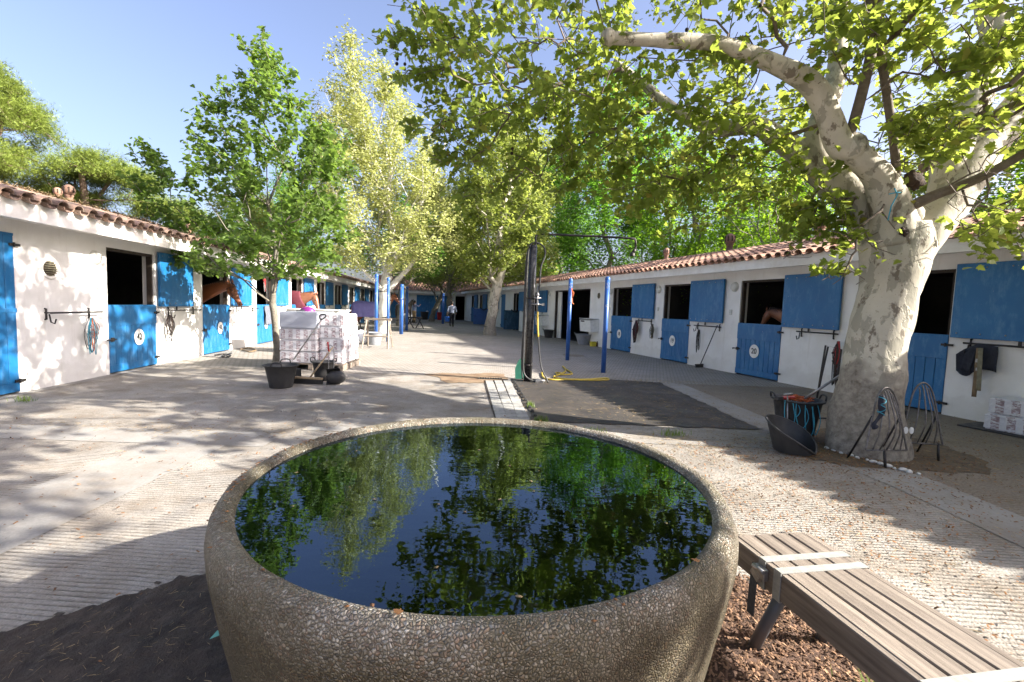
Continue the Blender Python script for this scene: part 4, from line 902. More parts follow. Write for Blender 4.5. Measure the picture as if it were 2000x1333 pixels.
# ------------------------------------------------------------------ the stone tub
TC = Vector((-.098, 1.715, 0))
def tubstone():
    m, t, p, o = nodes('exposed_pebble_concrete')
    vo = N(t, 'ShaderNodeTexVoronoi'); vo.inputs['Scale'].default_value = 125; vo.inputs['Randomness'].default_value = .9; dv = N(t, 'ShaderNodeVectorMath', operation='SCALE'); dv.inputs['Scale'].default_value = .022; t.links.new(noise(t, 16, 3, .5, out=1), dv.inputs[0]); av = N(t, 'ShaderNodeVectorMath', operation='ADD'); t.links.new(coords(t), av.inputs[0]); t.links.new(dv.outputs[0], av.inputs[1]); t.links.new(av.outputs[0], vo.inputs['Vector'])
    ve = N(t, 'ShaderNodeTexVoronoi'); ve.feature = 'DISTANCE_TO_EDGE'; ve.inputs['Scale'].default_value = 125; ve.inputs['Randomness'].default_value = .9; t.links.new(av.outputs[0], ve.inputs['Vector'])
    sp = N(t, 'ShaderNodeSeparateColor'); t.links.new(vo.outputs['Color'], sp.inputs[0])
    col = ramp(t, sp.outputs[0], [(0, (.33, .30, .24)), (.3, (.21, .185, .14)), (.55, (.40, .375, .32)), (.78, (.28, .20, .14)), (.9, (.13, .12, .10)), (1, (.62, .58, .50))]).outputs[0]
    edge = ramp(t, ve.outputs[0], [(.02, .8), (.12, 0.)]).outputs[0]
    col = mix(t, col, (.085, .07, .045), edge)
    # moss in its own blotches
    moss = ramp(t, noise(t, 2.6, 7, .7), [(.42, 0.), (.62, .7)]).outputs[0]; col = mix(t, col, (.10, .085, .035), moss)
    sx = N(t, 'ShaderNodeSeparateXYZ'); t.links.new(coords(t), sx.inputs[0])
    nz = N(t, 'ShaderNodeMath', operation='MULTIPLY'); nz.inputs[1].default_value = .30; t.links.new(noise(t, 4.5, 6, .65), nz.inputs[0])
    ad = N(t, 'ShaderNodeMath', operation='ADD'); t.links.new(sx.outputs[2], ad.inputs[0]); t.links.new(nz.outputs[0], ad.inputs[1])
    low = ramp(t, ad.outputs[0], [(.86, .92), (.985, 0.)]).outputs[0]; col = mix(t, col, (.34, .29, .17), low, 'MULTIPLY')  # colour darkens towards the bottom, with an uneven upper edge
    t.links.new(col, p.inputs['Base Color'])
    rr = ramp(t, noise(t, 3, 5), [(.4, .42), (.6, .75)]); t.links.new(rr.outputs[0], p.inputs['Roughness'])
    hh = ramp(t, ve.outputs[0], [(0, 0.), (.28, 1.)]).outputs[0]
    b = bump(t, p, hh, 1.0, .005); bump(t, p, noise(t, 12, 6), .3, .01, b); return m
TUB = thing('stone_tub', 'large round pebbled concrete tub full to the brim with dark water', 'water tub', TC)
prof = [(.60, .12), (.70, .30), (.765, .55), (.79, .70), (.80, .775), (.806, .800), (.817, .815), (.835, .822), (.856, .817), (.868, .803), (.876, .775), (.879, .74), (.877, .70), (.870, .65), (.860, .59), (.846, .52), (.828, .43), (.81, .33), (.795, .22), (.785, .1), (.78, -.02)]
pp, = [catmull([(r, 0, z) for r, z in prof], None, 3)]
tm = MB().lathe((0, 0, 0), [(q[0], q[2]) for q in pp], 160)
from mathutils import noise as mn
for i, v in enumerate(tm.v):
    q = Vector(v); n_ = mn.noise(q * 4) * .006 + mn.noise(q * 14) * .003; r = math.hypot(v[0], v[1]); tm.v[i] = (v[0] * (1 + n_ / r), v[1] * (1 + n_ / r), v[2] + n_ * .6)
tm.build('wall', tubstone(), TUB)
def algae():
    m, t, p, o = nodes('algae_lining')
    col = ramp(t, noise(t, 3.2, 7, .65), [(.3, (.02, .03, .008)), (.5, (.06, .07, .012)), (.68, (.30, .30, .03))]).outputs[0]
    vo = N(t, 'ShaderNodeTexVoronoi'); vo.inputs['Scale'].default_value = 60; t.links.new(coords(t), vo.inputs['Vector'])
    col = mix(t, col, ramp(t, vo.outputs[1], [(0, .5), (1, 1.3)]).outputs[0], .6, 'MULTIPLY')
    t.links.new(col, p.inputs['Base Color']); p.inputs['Roughness'].default_value = .9; bump(t, p, noise(t, 20, 6), .6, .02); return m
AL = algae()
fl = MB().lathe((0, 0, 0), [(0.0, .32), (.25, .315), (.5, .325), (.66, .34), (.71, .40), (.73, .46)], 64).build('floor', AL, TUB)
al = MB()
for k in range(26):
    a = random.uniform(0, 6.28); r = random.uniform(.1, .62); al.ball((r * cos(a), r * sin(a), .34), random.uniform(.03, .10), 10, 0, (1, 1, .35))
stuff(al.build('algae_clump', simple('algae', (.55, .55, .04), (.22, .26, .03), 14, .9, 30, .5), TUB))
MB().lathe((.02, .0, .33), [(.0, .05), (.05, .055), (.08, .04), (.085, 0)], 20).build('inlet_cap', M['khaki'], TUB)
wm, t, p, o = nodes('dark_water'); t.nodes.remove(p)
gl = N(t, 'ShaderNodeBsdfGlossy'); gl.inputs['Roughness'].default_value = .012; gl.inputs['Color'].default_value = (.62, .80, 1, 1)
tr = N(t, 'ShaderNodeBsdfTransparent'); tr.inputs['Color'].default_value = (.36, .42, .27, 1)
fr = N(t, 'ShaderNodeFresnel'); fr.inputs['IOR'].default_value = 1.85
ms = N(t, 'ShaderNodeMixShader'); bp = N(t, 'ShaderNodeBump'); bp.inputs['Strength'].default_value = .032; bp.inputs['Distance'].default_value = .02
nz = noise(t, 9, 2, .5, coords(t, (1, 1.6, 1))); t.links.new(nz, bp.inputs['Height'])
for q in (gl, fr): t.links.new(bp.outputs[0], q.inputs['Normal'])
t.links.new(fr.outputs[0], ms.inputs[0]); t.links.new(tr.outputs[0], ms.inputs[1]); t.links.new(gl.outputs[0], ms.inputs[2]); t.links.new(ms.outputs[0], o.inputs[0])
wt = MB(); wt.lathe((0, 0, .798), [(.806, 0), (.6, 0), (.3, 0), (.0, 0)], 96); wt.build('water_surface', wm, TUB)
fl_ = MB()
for k in range(24):
    a = random.uniform(0, 6.28); r = .80 * math.sqrt(random.random()); s_ = random.uniform(.002, .006); fl_.ball((TC.x + r * cos(a), TC.y + r * sin(a), .8005), s_, 5, 0, (1, 1.7, .25), Matrix.Rotation(random.uniform(0, 3), 3, 'Z'))
tag(stuff(fl_.build('floating_bits', M['straw'])), 'tiny bits of chaff floating on the dark water', 'debris')
# dead leaves and bud scales on the rim
rl = MB()
for k in range(130):
    a = random.choice([random.uniform(2.4, 3.9), random.uniform(0, 6.28), random.uniform(2.5, 3.4)]); r = random.uniform(.82, .875); z = .824 - max(0, r - .85) * 1.0; s_ = random.uniform(.002, .0055)
    rl.ball((TC.x + r * cos(a), TC.y + r * sin(a), z), s_, 4, 0, (1, 1.6, .4), Matrix.Rotation(random.uniform(0, 3), 3, 'Z'))
tag(stuff(rl.build('bud_scales', M['deadleaf'])), 'brown bud scales scattered on the tub rim', 'debris')
for (px, py) in ((782, 1208), (1365, 1105)):
    q = gp(px, py, .822); l_ = meshes_np('dead_leaf', MAPLE[0] * .02, MAPLE[1], M['deadleaf'])
    tag(link('dead_leaf', l_, None, (q.x, q.y, .832), (.2, .1, 1)), 'tiny rust coloured leaf on the near rim of the tub' if px < 900 else 'tiny rust coloured leaf on the right rim of the tub', 'leaf')

# ------------------------------------------------------------------ bench
BN = thing('wooden_bench', 'weathered plank bench with four boards and grey ratchet straps round it', 'bench', (1.22, 2.06, 0), math.atan2(-.975, .17) + pi)
# local +x points to the far end away from camera's right... local -x runs towards the camera
def bl(x): return -x
BL = 1.9
for k in range(4):
    y = -.168 + k * .0865 + .0375
    pl_ = MB().box((BL / 2, 0, .425), (BL, .079, .04), None, 0, .004); o = pl_.build('board', M['wood_old'], BN, (0, y - .003, 0), (0, 0, 0))
BN.rotation_euler = (0, 0, math.atan2(-.975, .17))
for y in (-.182, .182):
    MB().bx(0.01, BL, y - .016, y + .016, .335, .442, 0, .004).build('side_rail', M['wood_old'], BN)
MB().bx(-.012, .012, -.166, .166, .34, .44, 0, .004).build('end_rail', M['wood_old'], BN)
for x0_ in (.26, 1.55):
    for (y, y2) in ((-.13, -.17), (.13, .17)):
        MB().tube([(x0_, y, .37), (x0_ + (-.13 if x0_ < 1 else .1), y2, -.02)], .024, 14).build('leg', simple('blue_grey_tube', (.10, .13, .17), (.14, .13, .13), 6, .5, metal=.3) if 'legm' not in M else M['legm'], BN)
M['legm'] = bpy.data.materials['blue_grey_tube']
for x in (.20, .285, .84, .925):
    s_ = MB(); w_ = .019
    s_.bx(x - w_, x + w_, -.202, .202, .446, .4495); s_.bx(x - w_, x + w_, -.2025, -.1995, .33, .4495); s_.bx(x - w_, x + w_, .1995, .2025, .33, .4495); s_.bx(x - w_, x + w_, -.2, .2, .328, .331)
    s_.build('strap', M['strap'], BN)
rk = MB().box((.21, -.212, .40), (.06, .022, .05), None, 0, .004).tube([(.18, -.225, .415), (.24, -.225, .415)], .010, 8).box((.19, -.215, .38), (.05, .02, .03), Matrix.Rotation(.5, 3, 'Y')); rk.build('ratchet_buckle', M['steel'], BN)
MB().add([(.15, -.207, .41), (.19, -.207, .41), (.19, -.215, .32), (.15, -.215, .32), (.185, -.213, .19), (.145, -.213, .19), (.15, -.204, .41), (.19, -.204, .41), (.19, -.211, .32), (.15, -.211, .32), (.185, -.209, .19), (.145, -.209, .19)],
         [(0, 1, 2, 3), (3, 2, 4, 5), (7, 6, 9, 8), (8, 9, 11, 10), (0, 3, 9, 6), (3, 5, 11, 9), (2, 1, 7, 8), (4, 2, 8, 10), (5, 4, 10, 11)]).build('strap_tail', M['dkstrap'], BN)

# ------------------------------------------------------------------ the black wash post with its pipe and hoses
WP = thing('wash_post', 'thick black wash-down post with swivel pipe arm, taps and black hoses', 'wash post', (.33, 8.95, 0))
MB().tube([(0, 0, 0), (.015, 0, 2.6)], .078, 20).lathe((.015, 0, 2.6), [(.078, 0), (.055, .03), (0, .035)], 20).build('post', simple('glossy_black_pipe', (.018, .018, .02), (.03, .03, .032), 5, .28), WP)
MB().tube([(.0, 0, .3), (.0, 0, .34)], .086, 20).tube([(.01, 0, 1.6), (.01, 0, 1.63)], .086, 20).build('clamp', M['iron'], WP)
MB().tube(catmull([(.06, 0, 2.55), (.06, 0, 2.70), (.065, 0, 2.80), (.12, 0, 2.835), (.3, 0, 2.835), (1.2, -.05, 2.82), (1.85, -.08, 2.80), (1.93, -.08, 2.77), (1.945, -.08, 2.68), (1.94, -.08, 2.58)], None, 3), .021, 8).build('pipe_arm', M['iron'], WP)
MB().tube([(1.94, -.08, 2.60), (1.90, -.08, 2.53)], .03, 8).lathe((1.89, -.08, 2.50), [(.05, -.03), (.05, .02), (.02, .04)], 10).build('swivel_head', M['iron'], WP)
MB().tube(catmull([(.13, -.06, 1.62), (.16, -.10, 1.9), (.17, -.1, 2.2), (.24, -.08, 2.42), (.22, -.05, 2.58), (.10, -.05, 2.66), (-.02, -.05, 2.64), (-.075, -.08, 2.5), (-.09, -.1, 2.0), (-.10, -.1, 1.0), (-.10, -.12, .35), (-.06, -.14, .14), (.08, -.14, .04), (.22, -.12, .03)], None, 5), .016, 8).build('hose', M['rubber'], WP)
MB().tube(catmull([(-.05, -.1, 2.6), (-.11, -.03, 2.3), (-.12, -.03, 1.2), (-.13, -.03, .4), (-.1, -.06, .05)], None, 5), .014, 8).build('hose', M['rubber'], WP)
v_ = MB(); v_.tube([(.13, -.08, 1.35), (.13, -.08, 1.85)], .018, 8).tube([(.02, -.08, 1.5), (.24, -.1, 1.5)], .014, 8).box((.24, -.1, 1.5), (.05, .03, .05)).tube([(.06, -.08, 1.62), (.2, -.08, 1.62)], .013, 8).ball((.13, -.09, 1.5), .035, 8).ball((.13, -.09, 1.68), .03, 8).box((.2, -.1, 1.62), (.02, .05, .02)); v_.build('tap_fittings', M['steel'], WP)
MB().tube(catmull([(.14, -.08, 1.36), (.15, -.09, 1.1), (.17, -.10, .88)], None, 4), .017, 8).build('yellow_hose_piece', M['yellow'], WP)
MB().tube(catmull([(.17, -.10, .88), (.20, -.10, .6), (.25, -.12, .3), (.36, -.16, .08), (.38, -.2, .02)], None, 5), .014, 8).build('hose', M['rubber'], WP)
MB().box((.22, -.14, .03), (.16, .1, .06), None, 0, .01).tube([(.1, -.12, .05), (.32, -.2, .05)], .02, 8).build('floor_valve', M['steel'], WP)
hp = [(1058, 728), (1062, 738), (1078, 742), (1110, 742), (1160, 743), (1187, 742), (1184, 739), (1150, 741), (1110, 741), (1082, 737), (1092, 732), (1104, 726), (1103, 719), (1099, 716), (1106, 722), (1116, 728), (1115, 731), (1098, 732), (1088, 731), (1086, 728), (1096, 729)]
tag(MB().tube(catmull([gp(*q, .02) for q in hp], None, 6), .017, 8).build('garden_hose', M['yellow']), 'yellow hose lying in loose loops on the ground beside the black post', 'hose')
gw = gp(1016, 741); G = thing('hand_shovel', 'dark green plastic muck scoop leaning on the left of the black post', 'scoop', gw)
MB().add([(-.10, 0, 0), (.09, 0, 0), (.09, .08, .38), (.02, .10, .42), (-.05, .08, .36), (-.11, .05, .2), (-.1, .03, 0), (.09, .03, 0), (.09, .11, .38), (.02, .13, .42), (-.05, .11, .36), (-.11, .08, .2)], [(0, 1, 2, 3, 4, 5), (11, 10, 9, 8, 7, 6), (0, 6, 7, 1), (1, 7, 8, 2), (2, 8, 9, 3), (3, 9, 10, 4), (4, 10, 11, 5), (5, 11, 6, 0)]).build('blade', M['green'], G)
MB().tube([(.02, .10, .38), (.05, .13, .75)], .014, 8).build('handle', M['iron'], G)

# ------------------------------------------------------------------ blue posts
def bpost(px, py, top, lab, r=.055, extra=None, Y=None):
    b = gp(px, py) if Y is None else at(px, py, Y).xy.to_3d(); T = thing('tie_post', lab, 'post', b, 0, 'blue posts standing in the yard')
    MB().tube([(0, 0, -.02), (.0, 0, top)], r, 16).lathe((0, 0, top), [(r * 1.08, -.04), (r * 1.08, .0), (r * .7, .035), (0, .04)], 16).build('post', M['post'], T)
    for z in (top - .13, top - .2, top - .62):
        MB().lathe((-.0, -r - .012, z), [(.024, -.006), (.03, 0), (.024, .006), (.018, 0), (.024, -.006)], 14, axis=Matrix.Rotation(pi / 2, 3, 'X')).build('ring', M['steel'], T)
    return T
bpost(1178, 728, 2.15, 'nearest blue post, right of the yellow hose')
pb = bpost(1108, 704, 2.23, 'blue post between the black wash post and the nearest blue post, with orange tie strap')
m = MB()
q = pb.location
m.tube([q + Vector((.03, -.07, 2.0)), q + Vector((.04, -.08, 1.9)), q + Vector((.05, -.08, 1.78)), q + Vector((.06, -.08, 1.60)), q + Vector((.10, -.09, 1.56))], .02, 6, 0, True, .4).tube([q + Vector((.03, -.07, 1.96)), q + Vector((.09, -.08, 1.86)), q + Vector((.05, -.08, 1.72))], .014, 5)
tag(m.build('tie_strap', M['orange']), 'faded orange tie strap hanging from the top of a blue post', 'strap')
bpost(734, 672, 2.35, 'blue post just left of the white tree trunk', .058); bpost(757, 668, 2.3, 'blue post just right of the white tree trunk', .05)
bpost(783.5, 653, 2.25, 'blue post right of the bay horse, nearer one of the pair', .085); bpost(794, 646.5, 2.25, 'blue post right of the bay horse, farther one of the pair', .07)
bpost(865, 630, 2.2, 'farthest blue post, by the leaning tree trunk', .09, None, 34)

# ------------------------------------------------------------------ buckets
def bucket(name, lab, loc, r0, r1, h, m, n=28, handles=True, grp=None, rot=None):
    T = thing(name, lab, 'bucket', loc, random.uniform(-.3, .3), grp)
    if rot: T.rotation_euler = rot
    MB().lathe((0, 0, 0), [(0, 0), (r0 * .98, 0), (r0, .01), (r0 + (r1 - r0) * .5, h * .5), (r1, h * .93), (r1 + .012, h * .95), (r1 + .03, h * .96), (r1 + .03, h), (r1 - .002, h), (r0 + (r1 - r0) * .5 - .008, h * .5), (r0 - .01, .02), (0, .02)], n).build('body', m, T)
    if handles:
        for sg in (-1, 1):
            MB().tube(catmull([(sg * (r1 + .01), -.08, h - .01), (sg * (r1 + .025), -.065, h + .045), (sg * (r1 + .03), 0, h + .06), (sg * (r1 + .025), .065, h + .045), (sg * (r1 + .01), .08, h - .01)], None, 4), .011, 8).build('handle', m, T)
    return T
b = gp(549, 756); t_ = bucket('black_tub', 'large black rubber tub at the foot of the young tree, left of the broom', b, .175, .245, .37, M['rubber']); t_.rotation_euler = (0, 0, pi / 2 + .2)
bucket('black_tub', 'small dark bucket behind the push broom head with green mark on it', gp(632, 742), .15, .19, .34, M['rubber'])
MB_ = tag(MB().tube(catmull([gp(624, 700) + Vector((0, -.2, .28)), gp(630, 700) + Vector((.06, -.24, .30)), gp(632, 700) + Vector((.09, -.22, .2))], None, 4), .02, 6).build('green_rag', M['green']), 'green cloth strip on the front of the small dark bucket', 'rag')
fb = thing('feed_scoop', 'dark rounded plastic muck scoop lying in front of the stacked bales', 'scoop', gp(655, 752), .2)
MB().lathe((0, 0, .13), [(.13, -.16), (.15, 0), (.15, .06)], 20, 0, True, 0, pi, Matrix.Rotation(pi / 2, 3, 'Y')).lathe((0, 0, .13), [(.138, -.16), (.158, 0), (.158, .06)], 20, 0, True, 0, pi, Matrix.Rotation(pi / 2, 3, 'Y')).build('pan', M['rubber'], fb); MB().ball((0, .05, .12), .15, 14, 0, (1.1, .6, .8)).build('back', M['rubber'], fb)
# big black bucket near the plane tree with ropes in it
BB = bucket('black_bucket', 'big black bucket stuffed with orange and blue twine, left of the big tree', (3.45, 5.5, 0), .19, .255, .46, M['rubber'])
def strands(name, c, n, m, rad, spread, down, seed, lab, cat='rope', thick=.004, z0=.0):
    rr = random.Random(seed); k = MB()
    for i in range(n):
        pts = []; a = rr.uniform(0, 6.28)
        for j in range(6):
            a += rr.uniform(-1.2, 1.2); pts.append((c[0] + rr.uniform(.2, 1) * spread * cos(a), c[1] + rr.uniform(.2, 1) * spread * sin(a), c[2] + z0 + rr.uniform(-rad, rad)))
        k.tube(catmull(pts, None, 4), thick, 5)
    return tag(stuff(k.build(name, m)), lab, cat)
strands('twine_heap', (3.45, 5.5, .46), 26, M['orange'], .02, .19, 0, 3, 'tangle of orange baler twine heaped in the big black bucket')
m = MB()
for (x, dz, s_) in ((-.20, .34, .10), (-.10, .30, .12), (-.02, .42, .09), (.06, .36, .07), (-.15, .16, .06)):
    c = Vector((3.45 + x, 5.5 - math.sqrt(max(.27 ** 2 - x * x, 0)), .45)); m.tube(catmull([c + Vector((-s_ * .4, .03, .01)), c + Vector((-s_ * .6, -.02, -dz * .5)), c + Vector((0, -.015, -dz)), c + Vector((s_ * .6, -.02, -dz * .55)), c + Vector((s_ * .3, .03, .01))], None, 5), .0045, 5)
tag(m.build('blue_twine', M['cyan']), 'blue baler twine drooping in loops over the big bucket rim', 'twine')
rb = thing('hand_brush', 'red handled brush on the rim of the big black bucket', 'brush', (3.28, 5.42, .48), .3)
MB().box((0, 0, 0), (.20, .05, .035), None, 0, .01).build('handle', M['red'], rb); MB().box((-.13, 0, -.005), (.09, .06, .05), None, 0, .008).build('head', M['rubber'], rb)
rk_ = tag(MB().tube([(3.26, 5.33, .02), (3.24, 5.36, .53)], .008, 6).tube([(3.20, 5.36, .53), (3.30, 5.36, .535)], .014, 6).build('metal_rod', M['steel']), 'thin steel rod with dark grip standing left of the big bucket', 'rod')
tag(MB().tube([at(1570, 780, 5.5), at(1642, 733, 5.35)], .015, 8).build('tool_handle', M['steel']), 'grey tool handle sticking out of the big bucket towards the tree', 'tool handle')
# half-round rubber muck scoop lying open
S = thing('muck_scoop', 'black half-round scoop lying open towards us, between the big bucket and the smooth path', 'scoop', (3.07, 4.82, .0), radians(-25))
# a round pan cut away slantwise: high rounded back to the left, open and flat to the right
nn_ = 40; ab = math.atan2(.72, -.69); rows = []; sm_ = MB()
for lay, th_ in ((0, 0), (1, .008)):
    vs = []
    for k in range(nn_):
        a = 2 * pi * k / nn_; hgt = .012 + .29 * (.5 + .5 * cos(a - ab)) ** .75
        for f in (0, .35, .7, 1): z = max(.004 + lay * .008, hgt * f); r = .165 + .075 * z / .3 - th_ + .012 * (1 - abs(cos(a - ab))); vs.append((r * cos(a) * 1.05, r * sin(a), z))
    fs = [(k * 4 + q, ((k + 1) % nn_) * 4 + q, ((k + 1) % nn_) * 4 + q + 1, k * 4 + q + 1) for k in range(nn_) for q in range(3)]
    sm_.add(vs, [f[::-1] for f in fs] if lay else fs, 0, True); sm_.add([vs[k * 4] for k in range(nn_)], [tuple(range(nn_))]); rows.append([vs[k * 4 + 3] for k in range(nn_)])
sm_.build('pan', M['rubber'], S); MB().tube(rows[0] + rows[0][:2], .010, 6).build('rim', M['rubber'], S)
S.rotation_euler = (0, 0, 0); S.location = (3.05, 4.86, .008); S.scale = (1.12, 1.12, 1.1)

# ------------------------------------------------------------------ bales of shavings on the pallet
def balemat():
    m, t, p, o = nodes('printed_bale_wrap')
    base = ramp(t, noise(t, 3, 5), [(.3, (.70, .69, .70)), (.7, (.60, .59, .61))]).outputs[0]
    # flat print: blocks of small red-brown lettering-like marks in a row
    bk = N(t, 'ShaderNodeTexBrick'); bk.inputs['Scale'].default_value = 1; bk.offset = 0; bk.inputs['Brick Width'].default_value = .155; bk.inputs['Row Height'].default_value = .27; bk.inputs['Mortar Size'].default_value = .035; bk.inputs['Mortar Smooth'].default_value = 0
    sw = N(t, 'ShaderNodeSeparateXYZ'); t.links.new(coords(t), sw.inputs[0]); cb = N(t, 'ShaderNodeCombineXYZ'); s2 = N(t, 'ShaderNodeMath', operation='ADD'); t.links.new(sw.outputs[0], s2.inputs[0]); t.links.new(sw.outputs[1], s2.inputs[1]); t.links.new(s2.outputs[0], cb.inputs[0]); zo = N(t, 'ShaderNodeMath', operation='ADD'); zo.inputs[1].default_value = .135; t.links.new(sw.outputs[2], zo.inputs[0]); t.links.new(zo.outputs[0], cb.inputs[1])
    t.links.new(cb.outputs[0], bk.inputs['Vector'])
    inner = ramp(t, bk.outputs['Fac'], [(.1, 1.), (.2, 0.)]).outputs[0]
    mk = ramp(t, noise(t, 34, 5, .8, coords(t, (.5, .5, 2.2))), [(.47, 0.), (.52, 1.)]).outputs[0]
    g = N(t, 'ShaderNodeMath', operation='MULTIPLY'); t.links.new(inner, g.inputs[0]); t.links.new(mk, g.inputs[1])
    nrm = N(t, 'ShaderNodeNewGeometry'); sn = N(t, 'ShaderNodeSeparateXYZ'); t.links.new(nrm.outputs['Normal'], sn.inputs[0]); lt = N(t, 'ShaderNodeMath', operation='LESS_THAN'); lt.inputs[1].default_value = .5; t.links.new(sn.outputs[2], lt.inputs[0])
    g2 = N(t, 'ShaderNodeMath', operation='MULTIPLY'); t.links.new(g.outputs[0], g2.inputs[0]); t.links.new(lt.outputs[0], g2.inputs[1]); g3 = N(t, 'ShaderNodeMath', operation='MULTIPLY'); g3.inputs[1].default_value = .75; t.links.new(g2.outputs[0], g3.inputs[0])
    col = mix(t, base, (.16, .04, .05), g3.outputs[0]); t.links.new(col, p.inputs['Base Color']); p.inputs['Roughness'].default_value = .35
    bump(t, p, noise(t, 9, 7, .7, coords(t, (1.5, 1.5, 2))), .9, .035); return m
M['bale'] = balemat(); M['balewhite'] = simple('plain_bale_wrap', (.74, .73, .76), (.62, .61, .66), 4, .32, 8, .6, .04)
def bale(d, ms=(0,)):
    bm = bmesh.new(); bmesh.ops.create_cube(bm, size=1); bmesh.ops.scale(bm, vec=d, verts=bm.verts); bmesh.ops.bevel(bm, geom=bm.edges[:], offset=.02, segments=2, affect='EDGES'); bmesh.ops.subdivide_edges(bm, edges=[e for e in bm.edges if e.calc_length() > .12], cuts=3, use_grid_fill=True)
    for v in bm.verts:
        q = v.co; s_ = 1 + .015 * mn.noise(q * 5 + Vector(ms * 3)) ; v.co = Vector((q.x * s_, q.y * s_, q.z)) + v.normal * .007 * mn.noise(q * 16)
    me = bpy.data.meshes.new('bale'); bm.to_mesh(me); bm.free(); return me
bA = bale((.78, .48, .232)); bA.materials.append(M['bale']); bB = bale((.5, .95, .258), (3,)); bB.materials.append(M['bale']); bC = bale((.79, .95, .34), (5,)); bC.materials.append(M['lid'])
PAL = thing('pallet', 'wooden pallet under the stacked white bales', 'pallet', (-4.12, 9.98, 0), .0)
for k in range(7): MB().box((0, -.5 + k * .17, .125), (1.34, .10, .02)).build('slat', M['wood_old'], PAL)
for x in (-.62, 0, .62): MB().box((x, 0, .06), (.09, 1.1, .11)).build('bearer', M['wood_old'], PAL)
lev = ['bottom', 'middle', 'upper']
for k in range(3):
    for j in range(2):
        o = link('bale', bA, None, (-4.38 + random.uniform(-.01, .01), 9.68 + j * .5, .14 + .118 + k * .236), (0, 0, random.uniform(-.02, .02)))
        tag(o, f'printed white bale, {lev[k]} layer of the left stack, ' + ('front' if j == 0 else 'back'), 'bale', 'wrapped bales on the pallet')
o = link('grey_covered_bale', bC, None, (-4.37, 9.9, .14 + .71 + .17), (0, 0, .01)); tag(o, 'big plain grey covered bale lying on top of the left stack', 'bale', 'wrapped bales on the pallet')
lev = ['bottom', 'second', 'third', 'top']
for k in range(4):
    for j in range(1):
        o = link('bale', bB, None, (-3.73 + random.uniform(-.012, .012) - (.02 if k > 1 else 0), 10.0 + j * .98, .14 + .13 + k * .255), (0, 0, random.uniform(-.03, .03)))
        tag(o, f'white film wrapped bale, {lev[k]} layer of the right stack on the pallet', 'bale', 'wrapped bales on the pallet')
pt = thing('riding_hat', 'purple rounded hat lying on the grey covered bale', 'hat', (-4.45, 10.05, 1.195)); MB().ball((0, 0, 0), .13, 16, 0, (1.25, .9, .75)).build('shell', M['purple'], pt); MB().tube([(-.02, -.12, .02), (-.06, -.22, -.0), (-.1, -.3, -.005)], .018, 6).build('strap', M['navy'], pt)
tr_ = thing('feed_trough', 'long white trough standing behind the stacked bales with hay on top', 'trough', (-5.3, 12.6, 0), -.05)
MB().bx(-.72, .72, -.35, .35, .55, 1.16, 0, .03).build('body', M['tank'], tr_); MB().bx(-.76, .76, -.4, .4, 1.16, 1.19, 0, .01).build('rim', M['tank'], tr_)
for sx_ in (-.62, .62):
    for sy_ in (-.28, .28): MB().bx(sx_ - .04, sx_ + .04, sy_ - .04, sy_ + .04, 0, .55).build('leg', M['steel'], tr_)
def scatter(name, n, area, m, kind, lab, cat, size, z=.012, ups=.1):
    V = []; Fc = []; i = 0; pts = np.array([area() for _ in range(n)])
    a = RNG.uniform(0, 6.28, n); s_ = size * RNG.uniform(.4, 1.4, n); tl = RNG.normal(0, ups, n)
    T = {'chip': np.array([(-.5, -.2, 0), (.5, -.2, .0), (.4, .25, .12), (-.45, .2, .05), (0, 0, .25)]), 'straw': np.array([(-.5, -.025, 0), (.5, -.02, .0), (.5, .02, .05), (-.5, .025, .0), (0, 0, .06)]), 'blade': np.array([(-.05, 0, 0), (.05, 0, 0), (.03, .25, .6), (0, .5, 1), (-.03, .25, .6)])}[kind]
    FT = np.array([(0, 1, 4), (1, 2, 4), (2, 3, 4), (3, 0, 4)]) if kind != 'blade' else np.array([(0, 1, 2), (0, 2, 4), (4, 2, 3)])
    c, s = np.cos(a), np.sin(a); x = T[None, :, 0] * s_[:, None]; y = T[None, :, 1] * s_[:, None]; zz = T[None, :, 2] * s_[:, None] + T[None, :, 0] * (tl * s_)[:, None]
    V = np.stack([pts[:, 0:1] + x * c[:, None] - y * s[:, None], pts[:, 1:2] + x * s[:, None] + y * c[:, None], np.maximum(z + zz, .002)], 2)
    f = FT[None] + (np.arange(n) * len(T))[:, None, None]
    o = link(name, meshes_np(name, V.reshape(-1, 3), f.reshape(-1, 3), m)); stuff(o); tag(o, lab, cat); return o
def rect(x0, x1, y0, y1): return lambda: (random.uniform(x0, x1), random.uniform(y0, y1))
def blob(*cs):
    def f():
        c = random.choice(cs); return (random.gauss(c[0], c[2]), random.gauss(c[1], c[3]))
    return f
scatter('wood_chips', 13000, rect(.72, 2.05, .6, 2.42), M['chip'], 'chip', 'brown wood chips covering the bare soil under the bench', 'wood chips', .016, .036, .5)
scatter('straw', 900, blob((-2.0, 1.6, .7, .25), (-1.4, 1.9, .3, .3), (-2.3, 1.2, .6, .3)), M['straw'], 'straw', 'bits of straw lying in dark soil left of the tub', 'straw', .024, .03, .3)
scatter('yard_straw', 5200, blob((.9, 7, 2.0, 1.6), (2.2, 6.4, .9, .5), (2.5, 7.5, .5, 1.2), (3.0, 9.4, .9, .15), (3.5, 5.0, .7, .35), (2.2, 5.0, .8, .25), (2.6, 3.4, .8, .9), (-3.5, 4.9, 2, .15), (4.8, 6, .8, 1.6)), M['straw'], 'straw', 'loose straw strewn over the yard around the matting', 'straw', .045, .014, .08)
